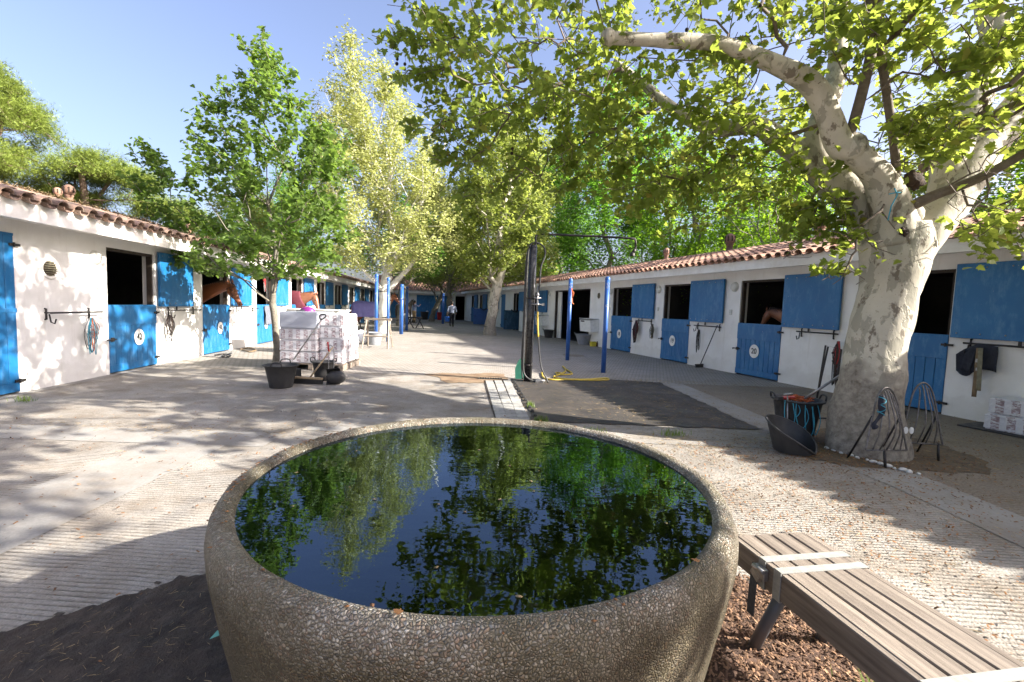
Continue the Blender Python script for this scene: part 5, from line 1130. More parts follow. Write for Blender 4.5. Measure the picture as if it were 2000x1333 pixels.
scatter('leaf_bits', 9500, blob((2.7, 3.6, .8, .9), (3.4, 4.7, .8, .3), (1.8, 3.2, 1.2, .8), (5.2, 5, 1.0, 2), (-2, 4, 3, 2)), M['deadleaf'], 'chip', 'crumbled dead leaves scattered over the concrete', 'leaf litter', .018, .012, .3)
scatter('grass_tufts', 600, blob((1.42, 1.62, .05, .04), (.4, 5.75, .05, .02), (.3, 6.6, .03, .04), (.95, 5.25, .08, .03), (1.9, 5.3, .08, .03), (-6.3, 5.9, .06, .03), (1.4, 1.55, .03, .03), (1.42, 1.6, .04, .03)), M['grass'], 'blade', 'small green grass tufts growing in cracks and beside the bench', 'grass', .07, .01, .6)
for k in range(13):
    px = 1618 + k * 14.5 + random.uniform(-3, 3); py = 873 + k * 4.2 - (k - 6) ** 2 * .05 + 6; q = gp(px, py); r = random.uniform(.018, .032)
    tag(MB().ball((0, 0, r * .4), r, 10, 0, (1.3, .9, .65)).build('pebble', M['pebble'], None, q, (0, 0, random.uniform(0, 3))), 'smooth white pebble in the arc at the foot of the big plane tree', 'pebble', 'white pebbles at the tree foot')
# green plastic scrap on the soil
q = gp(425, 1257); gs = meshes_np('plastic_scrap', np.array([(-.03, 0, 0), (0, -.014, .006), (.035, 0, .0), (.005, .016, .012)]), np.array([(0, 1, 3), (1, 2, 3)]), simple('mint_plastic', (.15, .42, .32), (.1, .35, .27), 20, .4)); tag(link('plastic_scrap', gs, None, (q.x, q.y, .035), (0, 0, .9)), 'torn mint green plastic scrap on the dark soil', 'scrap')

# ------------------------------------------------------------------ broom, fork, rods by the bales
pbm = thing('push_broom', 'wide push broom standing on its bristles in front of the bales, pale handle', 'broom', gp(601, 750), 0)
MB().box((0, 0, .10), (.52, .06, .035), Matrix.Rotation(.02, 3, 'Y'), 0, .006).build('head', M['handle'], pbm)
br = MB()
for k in range(40):
    for j in range(3): br.box((-.25 + k * .0128, -.02 + j * .02, .045), (.008, .014, .085))
stuff(br.build('bristles', M['rubber'], pbm)); MB().tube([(.04, 0, .11), (.30, .35, .62)], .014, 10).build('handle', M['handle'], pbm)
sf = thing('manure_fork', 'long steel handled tool with black D grip leaning over the left bales', 'fork', (0, 0, 0))
a_, b_ = gp(578, 722) + Vector((0, -.1, .22)), at(627, 626, 8.9); MB().tube([a_, b_], .014, 8).build('shaft', M['steel'], sf)
c = at(630, 620, 8.9); MB().tube(catmull([c + Vector((-.05, 0, -.03)), c + Vector((-.055, 0, .03)), c + Vector((0, 0, .055)), c + Vector((.06, 0, .04)), c + Vector((.05, 0, .0)), c + Vector((-.01, 0, -.04)), c + Vector((-.05, 0, -.03))], None, 4), .013, 8).build('grip', M['rubber'], sf)
d_ = gp(570, 740); MB().box(d_ + Vector((-.0, -.02, .10)), (.36, .03, .2), Matrix.Rotation(.15, 3, 'X'), 0, .01).build('head', M['rubber'], sf)
hk = thing('litter_picker', 'thin steel rod frame with red tip standing before the right bales', 'tool', gp(652, 748))
MB().tube(catmull([(0, 0, .02), (0, 0, .5), (-.02, 0, .62), (-.06, 0, .66), (-.09, 0, .6), (-.09, .0, .1)], None, 4), .008, 6).build('rod', M['steel'], hk); MB().tube([(-.09, 0, .55), (-.11, 0, .72)], .014, 6).build('tip', M['red'], hk)
# sawhorse in the middle distance
def sawhorse(lab, loc, rz, L, H, m, r=.025, box=True):
    T = thing('trestle', lab, 'trestle', loc, rz); MB().box((0, 0, H), (L, .09, .07), None, 0, .006).build('top_beam', m, T)
    for sx_ in (-1, 1):
        for sy_ in (-1, 1):
            g_ = MB(); g_.tube([(sx_ * L * .40, sy_ * .03, H - .03), (sx_ * L * .47, sy_ * .32, 0)], r, 4); g_.build('leg', m, T)
        MB().tube([(sx_ * L * .44, -.2, H * .42), (sx_ * L * .44, .2, H * .42)], r * .8, 4).build('cross_bar', m, T)
    if box: MB().tube([(-L * .44, -.2, H * .42), (L * .44, -.2, H * .42)], r * .8, 4).build('stretcher', m, T)
    return T
q = gp(733, 681); sawhorse('grey weathered wooden trestle standing in front of the white tree', (q.x, q.y + .25, 0), .02, .85, .90, M['wood_old'], .03)
sk = thing('sack', 'white sack slumped under the trestle', 'sack', gp(715, 672)); MB().ball((0, 0, .2), .26, 14, 0, (1.1, .8, .9)).ball((-.2, .05, .34), .17, 12, 0, (1, .8, .8)).build('body', M['balewhite'], sk)
gb = bucket('grey_bin', 'grey plastic bin standing behind the trestle', gp(722, 676) + Vector((0, .5, 0)), .2, .26, .42, M['plasticgrey'])
# ------------------------------------------------------------------ hanging tack: loops of straps
def tack(name, lab, c, n, mats, wdt, ln, seed, out, thick=.007, cat='tack', knots=True):
    """looped straps hanging from point c; out = direction away from the wall"""
    rr = random.Random(seed); T = thing(name, lab, cat, c); al_ = Vector((-out.y, out.x, 0))
    by = {}
    for i in range(n):
        mt = mats[i % len(mats)]; k = by.setdefault(mt, MB()); L_ = ln * rr.uniform(.45, 1); w_ = wdt * rr.uniform(.2, 1); o_ = rr.uniform(-.4, .4) * wdt; d0 = rr.uniform(.01, .06)
        pts = [al_ * o_ * .3 + out * d0, al_ * (o_ - w_ * .5) + out * d0 + Vector((0, 0, -L_ * .45)), al_ * (o_ - w_ * .2 * rr.uniform(-1, 1)) + out * (d0 + .01) + Vector((0, 0, -L_)), al_ * (o_ + w_ * .5) + out * (d0 + .02) + Vector((0, 0, -L_ * .5)), al_ * o_ * .3 + out * d0 + Vector((0, 0, .01))]
        k.tube(catmull(pts, None, 5), thick * rr.uniform(.6, 1.2), 5, 0, True, .4)
        if knots and i % 2 == 0:
            q = pts[1]; k.ball(q, thick * 1.9, 6)
    for j, (mt, k) in enumerate(by.items()): k.build(['straps', 'rope', 'buckle_straps'][j % 3], M[mt], T)
    if knots:
        k = MB()
        for i in range(3):
            z = -ln * (.3 + .2 * i); k.lathe(al_ * rr.uniform(-.3, .3) * wdt + out * .05 + Vector((0, 0, z)), [(.018, -.004), (.024, 0), (.018, .004), (.014, 0), (.018, -.004)], 10, axis=Matrix.Rotation(pi / 2, 3, 'X'))
        k.build('rings', M['steel'], T)
    return T
def wpos(px, py, side, off=.1):
    d = ray(px, py); xl, kl = (XL, KL) if side == 'L' else (XR, KR); nn_ = math.hypot(1, kl); xl += off * nn_ * (1 if side == 'L' else -1); t_ = xl / (d.x - kl * d.y); return Vector((d.x * t_, d.y * t_, CH + d.z * t_))
oL = Vector((1, .1261, 0)).normalized(); oR = Vector((-1, -.3103, 0)).normalized()
tack('halter_bundle', 'turquoise rope halters with orange and grey ropes, hanging left of the door numbered 42', wpos(174, 622, 'L'), 16, ['cyan', 'blackleather', 'orange', 'cyan', 'steel'], .17, .62, 1, oL)
tack('bridle', 'dark brown leather bridles hung in a bunch right of the door numbered 42', wpos(328, 616, 'L'), 18, ['blackleather', 'leather'], .17, .58, 2, oL)
tack('halter', 'red and grey halter hanging inside the third door on the left', wpos(514, 540, 'L'), 5, ['red', 'steel'], .10, .5, 4, oL, .008)
tack('lead_ropes', 'thick dark maroon ropes and cloth hanging right of the door numbered 18', wpos(1245, 628, 'R'), 16, ['maroon', 'maroon', 'blackleather'], .20, .72, 5, oR, .016)
tack('bridle', 'pale and black bridle hanging left of the door numbered 19', wpos(1276, 634, 'R'), 12, ['khaki', 'blackleather'], .17, .5, 6, oR, .009)
tack('bridle', 'thin black bridle with round bit, hanging right of the door numbered 19', wpos(1367, 645, 'R'), 8, ['blackleather'], .12, .68, 7, oR, .007)
tack('bridle', 'black and red bridle hanging just left of the big tree trunk', wpos(1641, 668, 'R'), 10, ['blackleather', 'leather', 'red'], .12, .85, 8, oR, .012)
# jacket and tan strap on the rail at the far right
q = wpos(1912, 690, 'R', .12); J = thing('jacket', 'dark folded jacket hung over the rail right of the big tree', 'jacket', q)
al_ = Vector((-oR.y, oR.x, 0)); 
def cloth(pts, nu=10, nv=8, th=.012, ripple=.02, sd=0):
    """hanging cloth between an upper and a lower outline, both given as point lists"""
    U, Lw = pts; a = catmull(U, None, 4); b_ = catmull(Lw, None, 4); n = min(len(a), len(b_)); a = a[:n]; b_ = b_[:n]; vs = []; m = MB()
    for s_ in (0, 1):
        for j in range(nv + 1):
            v = j / nv
            for i in range(n): q = Vector(a[i]).lerp(Vector(b_[i]), v); q += oR * (th * s_ + ripple * mn.noise(Vector((i * .55 + sd, v * 1.2, 1)))); vs.append(q)
    st = n * (nv + 1)
    fs = [(j * n + i, j * n + i + 1, (j + 1) * n + i + 1, (j + 1) * n + i) for j in range(nv) for i in range(n - 1)]
    fs += [tuple(reversed([q + st for q in f])) for f in fs[:]]
    fs += [(i, i + 1, st + i + 1, st + i)[::-1] for i in range(n - 1)] + [(nv * n + i, nv * n + i + 1, st + nv * n + i + 1, st + nv * n + i) for i in range(n - 1)] + [(j * n, (j + 1) * n, st + (j + 1) * n, st + j * n) for j in range(nv)] + [(j * n + n - 1, (j + 1) * n + n - 1, st + (j + 1) * n + n - 1, st + j * n + n - 1)[::-1] for j in range(nv)]
    m.add(vs, fs, 0, True); return m
def W_(px, py, off=.12): return wpos(px, py, 'R', off) - q
cloth(([W_(1868, 692), W_(1885, 682), W_(1915, 672), W_(1948, 678)], [W_(1868, 724), W_(1888, 735), W_(1915, 722), W_(1947, 728)]), ripple=.05).build('cloth', M['navy'], J)
cloth(([W_(1885, 690, .17), W_(1895, 684, .17), W_(1910, 678, .17)], [W_(1878, 722, .17), W_(1885, 726, .17), W_(1893, 728, .17)]), ripple=.03, sd=3).build('sleeve', M['navy'], J)
G = thing('girth_strap', 'faded tan webbing girth hanging over the dark jacket', 'strap', q)
for dx, dz in ((0, 0), (9, -12)):
    cloth(([W_(1908 + dx * .4, 680, .20 + dx * .002), W_(1917 + dx * .4, 680, .20 + dx * .002)], [W_(1898 + dx, 775 + dz, .20 + dx * .002), W_(1907 + dx, 776 + dz, .20 + dx * .002)]), ripple=.006).build('band', M['khaki'] if dx else M['brownstrap'], G)
MB().box(W_(1911, 705, .22), (.06, .015, .05), Matrix.Rotation(aR, 3, 'Z')).box(W_(1911, 722, .22), (.06, .015, .04), Matrix.Rotation(aR, 3, 'Z')).build('buckle', M['steel'], G)
# grey towel over the third left door
q0 = wpos(521, 600, 'L', .02); twl = thing('towel', 'grey towel draped over the third half door on the left', 'towel', q0)
tm_ = MB(); aL3 = Vector((-.1251, .992, 0)); nu, nv = 10, 12; vs = []
for s_ in (0, 1):
    for j in range(nv + 1):
        for i in range(nu + 1):
            u = (i / nu - .5) * .62; f = j / nv; z = -.62 * f; vs.append(aL3 * u * (1 - .25 * f) + oL * (.055 + .012 * s_ + .03 * mn.noise(Vector((i * .7, j * .25, 2)))) + Vector((0, 0, .045 + z + .04 * (i % 3 == 1) * f)))
st = (nu + 1) * (nv + 1); fs = [(j * (nu + 1) + i, j * (nu + 1) + i + 1, (j + 1) * (nu + 1) + i + 1, (j + 1) * (nu + 1) + i) for j in range(nv) for i in range(nu)]
fs += [tuple(reversed([k + st for k in f])) for f in fs[:]]; tm_.add(vs, fs, 0, True); tm_.build('cloth', M['towel'], twl)
# small broom leaning by the door numbered 20
lb = thing('broom', 'small black broom leaning on the right wall between the doors numbered 19 and 20', 'broom', (0, 0, 0))
a_ = gp(1367, 718); b_ = wpos(1401, 636, 'R', .16); MB().tube([a_ + Vector((0, 0, .06)), b_], .012, 8).build('handle', M['iron'], lb)
MB().box(a_ + Vector((-.02, 0, .075)), (.30, .05, .03), Matrix.Rotation(.5, 3, 'Z'), 0, .005).build('head', M['iron'], lb)
bb = MB()
for k in range(16): bb.box(a_ + Vector((-.02, 0, .035)) + Matrix.Rotation(.5, 3, 'Z') @ Vector((-.135 + k * .018, 0, 0)), (.014, .05, .07), Matrix.Rotation(random.uniform(-.2, .2), 3, 'Y'))
stuff(bb.build('bristles', M['rubber'], lb))
# white feed boxes, grey tub, bottles beside the big opening
def local(R, x, y, z): return Matrix.Translation(R.T.location) @ Matrix.Rotation(R.T.rotation_euler[2], 4, 'Z') @ Vector((x, y, z))
for (pxa, pxb, lab) in ((1148, 1180, 'white feed box fixed to right wall beside the wide dark opening'), (1058, 1080, 'white feed box on right wall, left of the wide dark opening')):
    x0_, x1_ = sorted((wp(pxa, 640, Rr)[0], wp(pxb, 640, Rr)[0])); x1_ = min(x1_, x0_ + .95); c = (x0_ + x1_) / 2; W2 = (x1_ - x0_) / 2
    T = thing('feed_box', lab, 'feed box', local(Rr, c, 0, 0), aR, 'white feed boxes on the right wall'); bm_ = MB()
    bm_.add([(-W2, 0, .55), (W2, 0, .55), (W2, -.34, .55), (-W2, -.34, .55), (-W2, 0, 1.05), (W2, 0, 1.05), (W2, -.38, 1.0), (-W2, -.38, 1.0)], [(0, 1, 2, 3), (4, 7, 6, 5), (0, 4, 5, 1), (3, 2, 6, 7), (0, 3, 7, 4), (1, 5, 6, 2)]); bm_.build('body', M['white'], T)
    MB().bx(-W2 * .7, -W2 * .1, -.40, -.37, .93, .98, 0, .004).build('slot', M['iron'], T); MB().bx(-W2 - .01, W2 + .01, -.40, .0, 1.052, 1.07, 0, .004).build('lid', M['white'], T)
bucket('grey_tub', 'grey plastic tub on the ground at the right jamb of the wide opening', gp(1141, 674) + Vector((0, .2, 0)), .22, .34, .42, M['plasticgrey'])
bucket('black_tub', 'small black bucket under the farther white feed box', gp(1071, 660), .18, .25, .38, M['rubber'], 16)
q = gp(1158, 677); yb = thing('plastic_box', 'small yellow plastic box beside the grey tub', 'box', q, .3); MB().bx(-.10, .10, -.09, .09, 0, .17, 0, .012).build('body', M['yellowplastic'], yb); MB().bx(-.11, .11, -.10, .10, .17, .19, 0, .005).build('lid', M['yellowplastic'], yb)
q = gp(1167, 677); tag(MB().bx(-.05, .05, -.05, .05, 0, .15, 0, .01).tube([(0, 0, .15), (0, 0, .20)], .03, 10).build('bottle', M['maroon'], None, q), 'small dark maroon bottle right of the yellow box', 'bottle')
# open half doors swung out in the far part of the right row
for (px, py, wd, rz_, lab, mt) in ((1000, 645, 1.05, .12, 'dark blue half door swung open into the yard, left of the black post', 'dkblue'), (940, 635, 1.2, .1, 'dark blue half door swung open, seen left of the plane tree trunk', 'post')):
    b = gp(px, py); T = thing('open_half_door', lab, 'door', (b.x, b.y, 0), rz_, 'half doors swung open on the right')
    MB().bx(-wd / 2, wd / 2, -.03, .03, .04, 1.2, 0, .004).build('panel', M[mt], T)
    for k in range(6): MB().bx(-wd / 2 + k * wd / 6 + .004, -wd / 2 + (k + 1) * wd / 6 - .004, -.04, -.03, .12, 1.12).build('plank', M[mt], T)
    MB().box((-wd / 2 + .1, -.05, .65), (.16, .03, .03)).build('latch', M['iron'], T)
    MB().tube(catmull([(-.1, -.06, 1.24), (.15, -.07, 1.10), (.3, -.07, 1.2), (.35, -.05, 1.23)], None, 4), .035, 6).build('draped_cloth', M['navy'], T)

# ------------------------------------------------------------------ metal hay racks by the big tree
def rack(lab, c, rz, W, H, n, tilt=0, name='hay_rack'):
    T = thing(name, lab, 'hay rack', c, rz); T.rotation_euler = (tilt, 0, rz)
    arc = catmull([(-W / 2, 0, .17), (-W * .39, .0, H * .5), (-W * .22, 0, H * .88), (0, 0, H), (W * .22, 0, H * .88), (W * .39, 0, H * .5), (W / 2, 0, .17)], None, 6)
    MB().tube(arc, .009, 8).tube([(-W / 2, 0, .17), (W / 2, 0, .17)], .009, 8).build('hoop', M['oldsteel'], T)
    for k in range(n):
        u = -1 + 2 * (k + 1) / (n + 1); xb, xt = u * W / 2, u * W * .2; zt = H * (1 - .12 * u * u) - .02; bow = -.10 * (1 - u * u)
        MB().tube(catmull([(xb, 0, .17), ((xb + xt) / 2 + xb * .1, bow, H * .5), (xt, bow * .4, H * .86), (xt * .9, 0, zt)], None, 4), .007, 6).build('bar', M['oldsteel'], T)
    return T
r1 = rack('bowed steel hay rack leaning against the trunk of the big tree', (at(1742, 800, 4.42).x, 4.42, 0), .10, .44, .78, 5, -.10)
r2 = rack('bowed steel hay rack standing right of the big tree, before the blue door', (at(1808, 800, 4.72).x, 4.72, .0), -.12, .40, .80, 4, -.08)
for T_, xs_ in ((r1, (-.02,)), (r2, (-.12, .16))):
    for x in xs_: MB().tube([(x, -.0, .18), (x, -.01, -.02)], .013, 6).build('foot', M['iron'], T_)
    for s_ in (-1, 1): MB().tube([(s_ * .15, 0, .5), (s_ * .16, .30, .0)], .010, 6).build('stay', M['iron'], T_)
for x, dz in ((at(1768, 845, 4.62).x, .33), (at(1779, 845, 4.62).x, .33)): tag(MB().disc((0, 0, 0), .035, Matrix.Rotation(pi / 2, 3, 'X'), 16, .01, 0, .6).build('reflector', M['white'], None, (x, 4.62, dz)), 'small pale round disc fixed low between the two hay racks', 'disc', 'pale discs between racks')
r3 = thing('wire_stand', 'tall thin black metal frame standing behind the big tree, on the left', 'frame', (4.45, 6.45, 0), .1)
m = MB(); m.tube([(-.17, 0, .02), (-.08, 0, 1.05), (.16, 0, 1.0), (.12, 0, .0)], .013, 6); m.tube([(-.17, 0, .02), (.12, 0, .02)], .011, 6); m.build('front', M['iron'], r3); MB().tube([(-.02, .2, .0), (-.0, .05, 1.03)], .012, 6).build('back_leg', M['iron'], r3)
# boot-like tendon boots strapped to the rack
tb_ = thing('tendon_boot', 'grey and black tendon boot with turquoise laces hung on the rack at the tree', 'boot', at(1716, 800, 4.40))
MB().tube(catmull([(.03, 0, .17), (.035, 0, .05), (.05, 0, -.04), (0, 0, -.12), (-.05, -.01, -.18), (-.03, -.01, -.22)], [.03, .04, .04, .04, .035, .02], 3)[0], [.03 + .012 * sin(k * .5) for k in range(16)], 10).build('shell', M['navy'], tb_)
lc = MB()
for k in range(5): lc.lathe((.038, 0, .13 - k * .045), [(.045, -.004), (.049, 0), (.045, .004)], 14, axis=Matrix.Rotation(.5 * (-1) ** k, 3, 'Y'))
lc.build('laces', M['cyan'], tb_); tb_.scale = (.72, .72, .8)
# white bales at the right edge
bD = bale((.82, .5, .21), (7,)); bD.materials.append(M['bale'])
q = wpos(1990, 830, 'R', .35); 
for k, (dx, lab) in enumerate(((.0, 'printed white bale lying on the ground at the right edge, lower one'), (.04, 'printed white bale at the right edge, lying on another bale'))):
    tag(link('bale', bD, None, (q.x + .1 + dx, q.y - .1, .125 + k * .215), (0, 0, aR + .12)), lab, 'bale', 'bales at the right edge')
tag(MB().bx(-.5, .5, -.3, .3, 0, .018).build('rubber_mat', M['rubber'], None, (q.x, q.y, .004), (0, 0, aR + .1)), 'black rubber mat under the two bales at the right edge', 'mat')
# wire left on the right roof edge
q = wpos(1562, 500, 'R', .55); ww = MB(); rr = random.Random(5)
for k in range(4): ww.tube(catmull([q + Vector((rr.uniform(-.2, .2), rr.uniform(-.25, .25), rr.uniform(-.05, .22))) for _ in range(5)], None, 5), .005, 4)
tag(ww.build('wire', M['iron']), 'tangle of wire on the tiled eave left of the big tree', 'wire')
q = ridge(Rr, Rr.f(15.7), 1.2); pn = thing('roof_panel', 'flat dark panel lying on the far part of the right roof', 'panel', (q.x, q.y, q.z - .28), aR); MB().box((0, 0, .1), (3.0, .9, .05), Matrix.Rotation(.18, 3, 'X'), 0, .008).build('sheet', M['plasticgrey'], pn); MB().box((0, -.47, .06), (3.0, .04, .07)).build('edge', M['iron'], pn)
# litter on the left roof: dry needles heaped on the tiles
def onroof():
    Y = random.uniform(5, 17); o_ = random.uniform(.7, 2.6); P_ = local(Lr, Lr.f(Y), o_, 0); return (P_.x, P_.y)
V = scatter('roof_litter', 7000, onroof, M['straw'], 'straw', 'dry pine needles heaped on the left roof tiles', 'pine needles', .07, 0, .9)
co = np.zeros(len(V.data.vertices) * 3, dtype=np.float32); V.data.vertices.foreach_get('co', co); co = co.reshape(-1, 3)
dd = (co[:, 0] - XL) * (-1 / NL) + co[:, 1] * (KL / NL); co[:, 2] += Lr.ft + (dd + Lr.ov) * Lr.sl + .075 + np.repeat(RNG.uniform(0, .035, len(co) // 5), 5); V.data.vertices.foreach_set('co', co.ravel()); V.data.update()

# ------------------------------------------------------------------ horses and people
def loft(m, pts, rad, n=16, side=(0, 1, 0)):
    """rad: list of (half width, half height); side vector stays horizontal"""
    P, _ = catmull(pts, [0] * len(pts), 4); Rw = np.array(rad, float); k = len(pts); tt = np.linspace(0, k - 1, len(P)); rw = np.interp(tt, range(k), Rw[:, 0]); rh = np.interp(tt, range(k), Rw[:, 1]); vs = []
    s_ = np.array(side, float)
    for i in range(len(P)):
        t_ = unit(P[min(i + 1, len(P) - 1)] - P[max(i - 1, 0)]); sd = unit(s_ - t_ * np.dot(s_, t_)); up = np.cross(sd, t_)
        for j in range(n): a = 2 * pi * j / n; vs.append(P[i] + sd * rw[i] * cos(a) + up * rh[i] * sin(a))
    L_ = len(P); fs = [(i * n + j, i * n + (j + 1) % n, (i + 1) * n + (j + 1) % n, (i + 1) * n + j) for i in range(L_ - 1) for j in range(n)] + [tuple(reversed(range(n))), tuple((L_ - 1) * n + j for j in range(n))]
    m.add(vs, fs, 0, True); return m
def remesh(name, m, mat_, parent, vox=.02, sm=4):
    o = m.build(name, mat_, parent); md = o.modifiers.new('r', 'REMESH'); md.mode = 'VOXEL'; md.voxel_size = vox; md.use_smooth_shade = True; s_ = o.modifiers.new('s', 'SMOOTH'); s_.iterations = sm; s_.factor = .5
    dg_ = bpy.context.evaluated_depsgraph_get(); me = bpy.data.meshes.new_from_object(o.evaluated_get(dg_)); o.modifiers.clear(); o.data = me; me.name = name
    if not me.materials: me.materials.append(mat_)
    return o
def coat(name, c1, c2, dark, z0=None):
    m, t, p, o = nodes(name); col = ramp(t, noise(t, 2.5, 4), [(.35, c1), (.65, c2)]).outputs[0]
    if z0 is not None:
        sx = N(t, 'ShaderNodeSeparateXYZ'); t.links.new(coords(t), sx.inputs[0]); col = mix(t, dark, col, ramp(t, sx.outputs[2], [(z0, 0.), (z0 + .22, 1.)]).outputs[0])
    t.links.new(col, p.inputs['Base Color']); p.inputs['Roughness'].default_value = .42; p.inputs['Sheen Weight'].default_value = .15; bump(t, p, noise(t, 200, 3, .6, coords(t, (1, 1, .2))), .15, .002); return m
M['bay'] = coat('bay_coat', (.26, .085, .028), (.18, .055, .02), (.02, .014, .012)); M['baybody'] = coat('bay_coat_dark_legs', (.26, .085, .03), (.19, .06, .022), (.02, .014, .012), .30); M['chestnut'] = coat('chestnut_coat', (.24, .095, .04), (.17, .06, .028), (.1, .05, .03)); M['mane'] = simple('black_mane', (.018, .013, .011), (.03, .02, .015), 20, .6)
M['muzzle'] = simple('dark_muzzle', (.05, .03, .025), None, 20, .5); M['eye'] = simple('dark_eye', (.006, .005, .005), None, 5, .08)
def horsehead(T, base, poll, nose, mt, side, neck0=None, thick=1.0, mane=True, vox=.012, blanket=None):
    """neck and head in the plane of base/poll/nose; side = unit vector across the head"""
    base, poll, nose = Vector(base), Vector(poll), Vector(nose); s_ = Vector(side); hd = (nose - poll); L_ = hd.length; h = hd.normalized(); up = s_.cross(h)
    if up.dot(poll - base) < 0: up = -up      # 'up' = front of the face
    m = MB(); k = L_ / .62
    nb = neck0 or [base, base.lerp(poll, .35) + Vector((0, 0, .03)), base.lerp(poll, .72) + Vector((0, 0, .035)), poll - h * .02 - up * .07 * k]
    loft(m, nb, [(.17 * thick, .27 * thick), (.13 * thick, .21 * thick), (.095 * thick, .15 * thick), (.075, .115)][:len(nb)], 16, s_)
    c = lambda a, u: poll + h * (a * L_) + up * (u * k)
    loft(m, [c(-.06, -.04), c(.06, -.045), c(.22, -.06), c(.40, -.055), (c(.60, -.035)), c(.80, -.02), c(.93, -.018), c(1.02, -.022)], [(.05 * k, .05 * k), (.082 * k, .095 * k), (.095 * k, .125 * k), (.085 * k, .115 * k), (.062 * k, .082 * k), (.052 * k, .062 * k), (.056 * k, .06 * k), (.036 * k, .036 * k)], 16, s_)
    for sg in (-1, 1):
        m.ball(c(.30, .005) + s_ * sg * .078 * k, .03 * k, 8); m.ball(c(.27, -.12) + s_ * sg * .055 * k, .06 * k, 8, 0, (1, .6, 1)); m.ball(c(.95, .01) + s_ * sg * .042 * k, .022 * k, 8)
    m.ball(c(.97, -.062), .03 * k, 8)
    B = remesh('body', m, mt, T, vox, 2)
    for sg in (-1, 1):
        MB().ball(c(.305, .012) + s_ * sg * .093 * k, .018 * k, 10).build('eye', M['eye'], T)
        MB().ball(c(.965, .012) + s_ * sg * .062 * k, .013 * k, 8, 0, (1, 1, 1.3)).build('nostril', M['eye'], T)
        e0 = c(-.02, .005) + s_ * sg * .052 * k; e1 = e0 + (-h * .15 + up * .03 + s_ * sg * .02) * k; MB().tube([e0, e0.lerp(e1, .35), e0.lerp(e1, .7), e1], [.022 * k, .034 * k, .022 * k, .003], 8, 0, True, .5).build('ear', mt, T)
    if mane:
        mm = MB()
        for i in range(26):
            f = i / 25; a = Vector(catmull([tuple(v) for v in nb], None, 8)[int(f * (8 * (len(nb) - 1) - 1))]); t_ = (poll - base).normalized(); upn = s_.cross(t_); upn = upn if upn.z > 0 else -upn; r_ = np.interp(f, [0, .33, .66, 1], [.26, .2, .145, .11]) * thick
            a = a + upn * r_; mm.tube([a, a + upn * .02 - s_ * .04 - t_ * .01, a - s_ * .085 - upn * (.06 + .04 * random.random()) - t_ * .03], [.016, .014, .004], 5)
        mm.tube([c(-.05, .03), c(.06, .06), c(.18, .072)], [.02, .018, .004], 6)
        mm.build('mane', M['mane'], T)
    ht = MB()
    for (a, u) in ((.52, -.045), (.13, -.05)):
        r_ = (.070, .088) if a > .3 else (.094, .118); ht.tube([c(a + .02 * sin(th_), u) + s_ * cos(th_) * r_[0] * k * 1.06 + up * sin(th_) * r_[1] * k * 1.06 for th_ in np.linspace(0, 2 * pi, 20)], .008, 5)
    for sg in (-1, 1): ht.tube([c(.13, -.02) + s_ * sg * .098 * k, c(.34, -.05) + s_ * sg * .098 * k, c(.52, -.05) + s_ * sg * .078 * k], .007, 5)
    return B, ht
# bay horse looking out of door 41
H1 = thing('horse', 'bay horse looking out over the half door numbered 41', 'horse', (0, 0, 0))
Bo, ht = horsehead(H1, (-8.35, 11.9, 1.32), at(452, 556, 11.85), at(471, 597, 11.8), M['bay'], (.1, .995, 0), None, 1.0)
ht.build('halter', M['leather'], H1)
# horse in burgundy rug, reaching out and down
H2 = thing('horse', 'chestnut horse in burgundy rug reaching down out of the fourth left stable', 'horse', (0, 0, 0))
p0 = at(618, 560, 17.9); horsehead(H2, at(575, 590, 17.9), at(617, 577, 17.9), at(623, 609, 17.8), M['chestnut'], (.1, .995, 0), None, 1.15, True, .02)
rg = MB(); loft(rg, [at(560, 592, 17.9), at(580, 588, 17.9), at(592, 584, 17.9)], [(.28, .46), (.25, .40), (.2, .30)], 16, (.1, .995, 0)); rg.build('rug', simple('burgundy_rug', (.12, .018, .03), (.09, .014, .022), 6, .8, 20, .3), H2)
# horse in the dark behind door 20
H3 = thing('horse', 'chestnut horse standing in the dark stable numbered 20, seen over its half door', 'horse', (0, 0, 0))
horsehead(H3, local(Rr, Rr.f(10.2), .75, 1.25), local(Rr, Rr.f(10.85), .50, 1.53), local(Rr, Rr.f(10.98), .45, 1.12), M['chestnut'], tuple(Matrix.Rotation(aR, 3, 'Z') @ Vector((0, 1, 0))), None, .85)
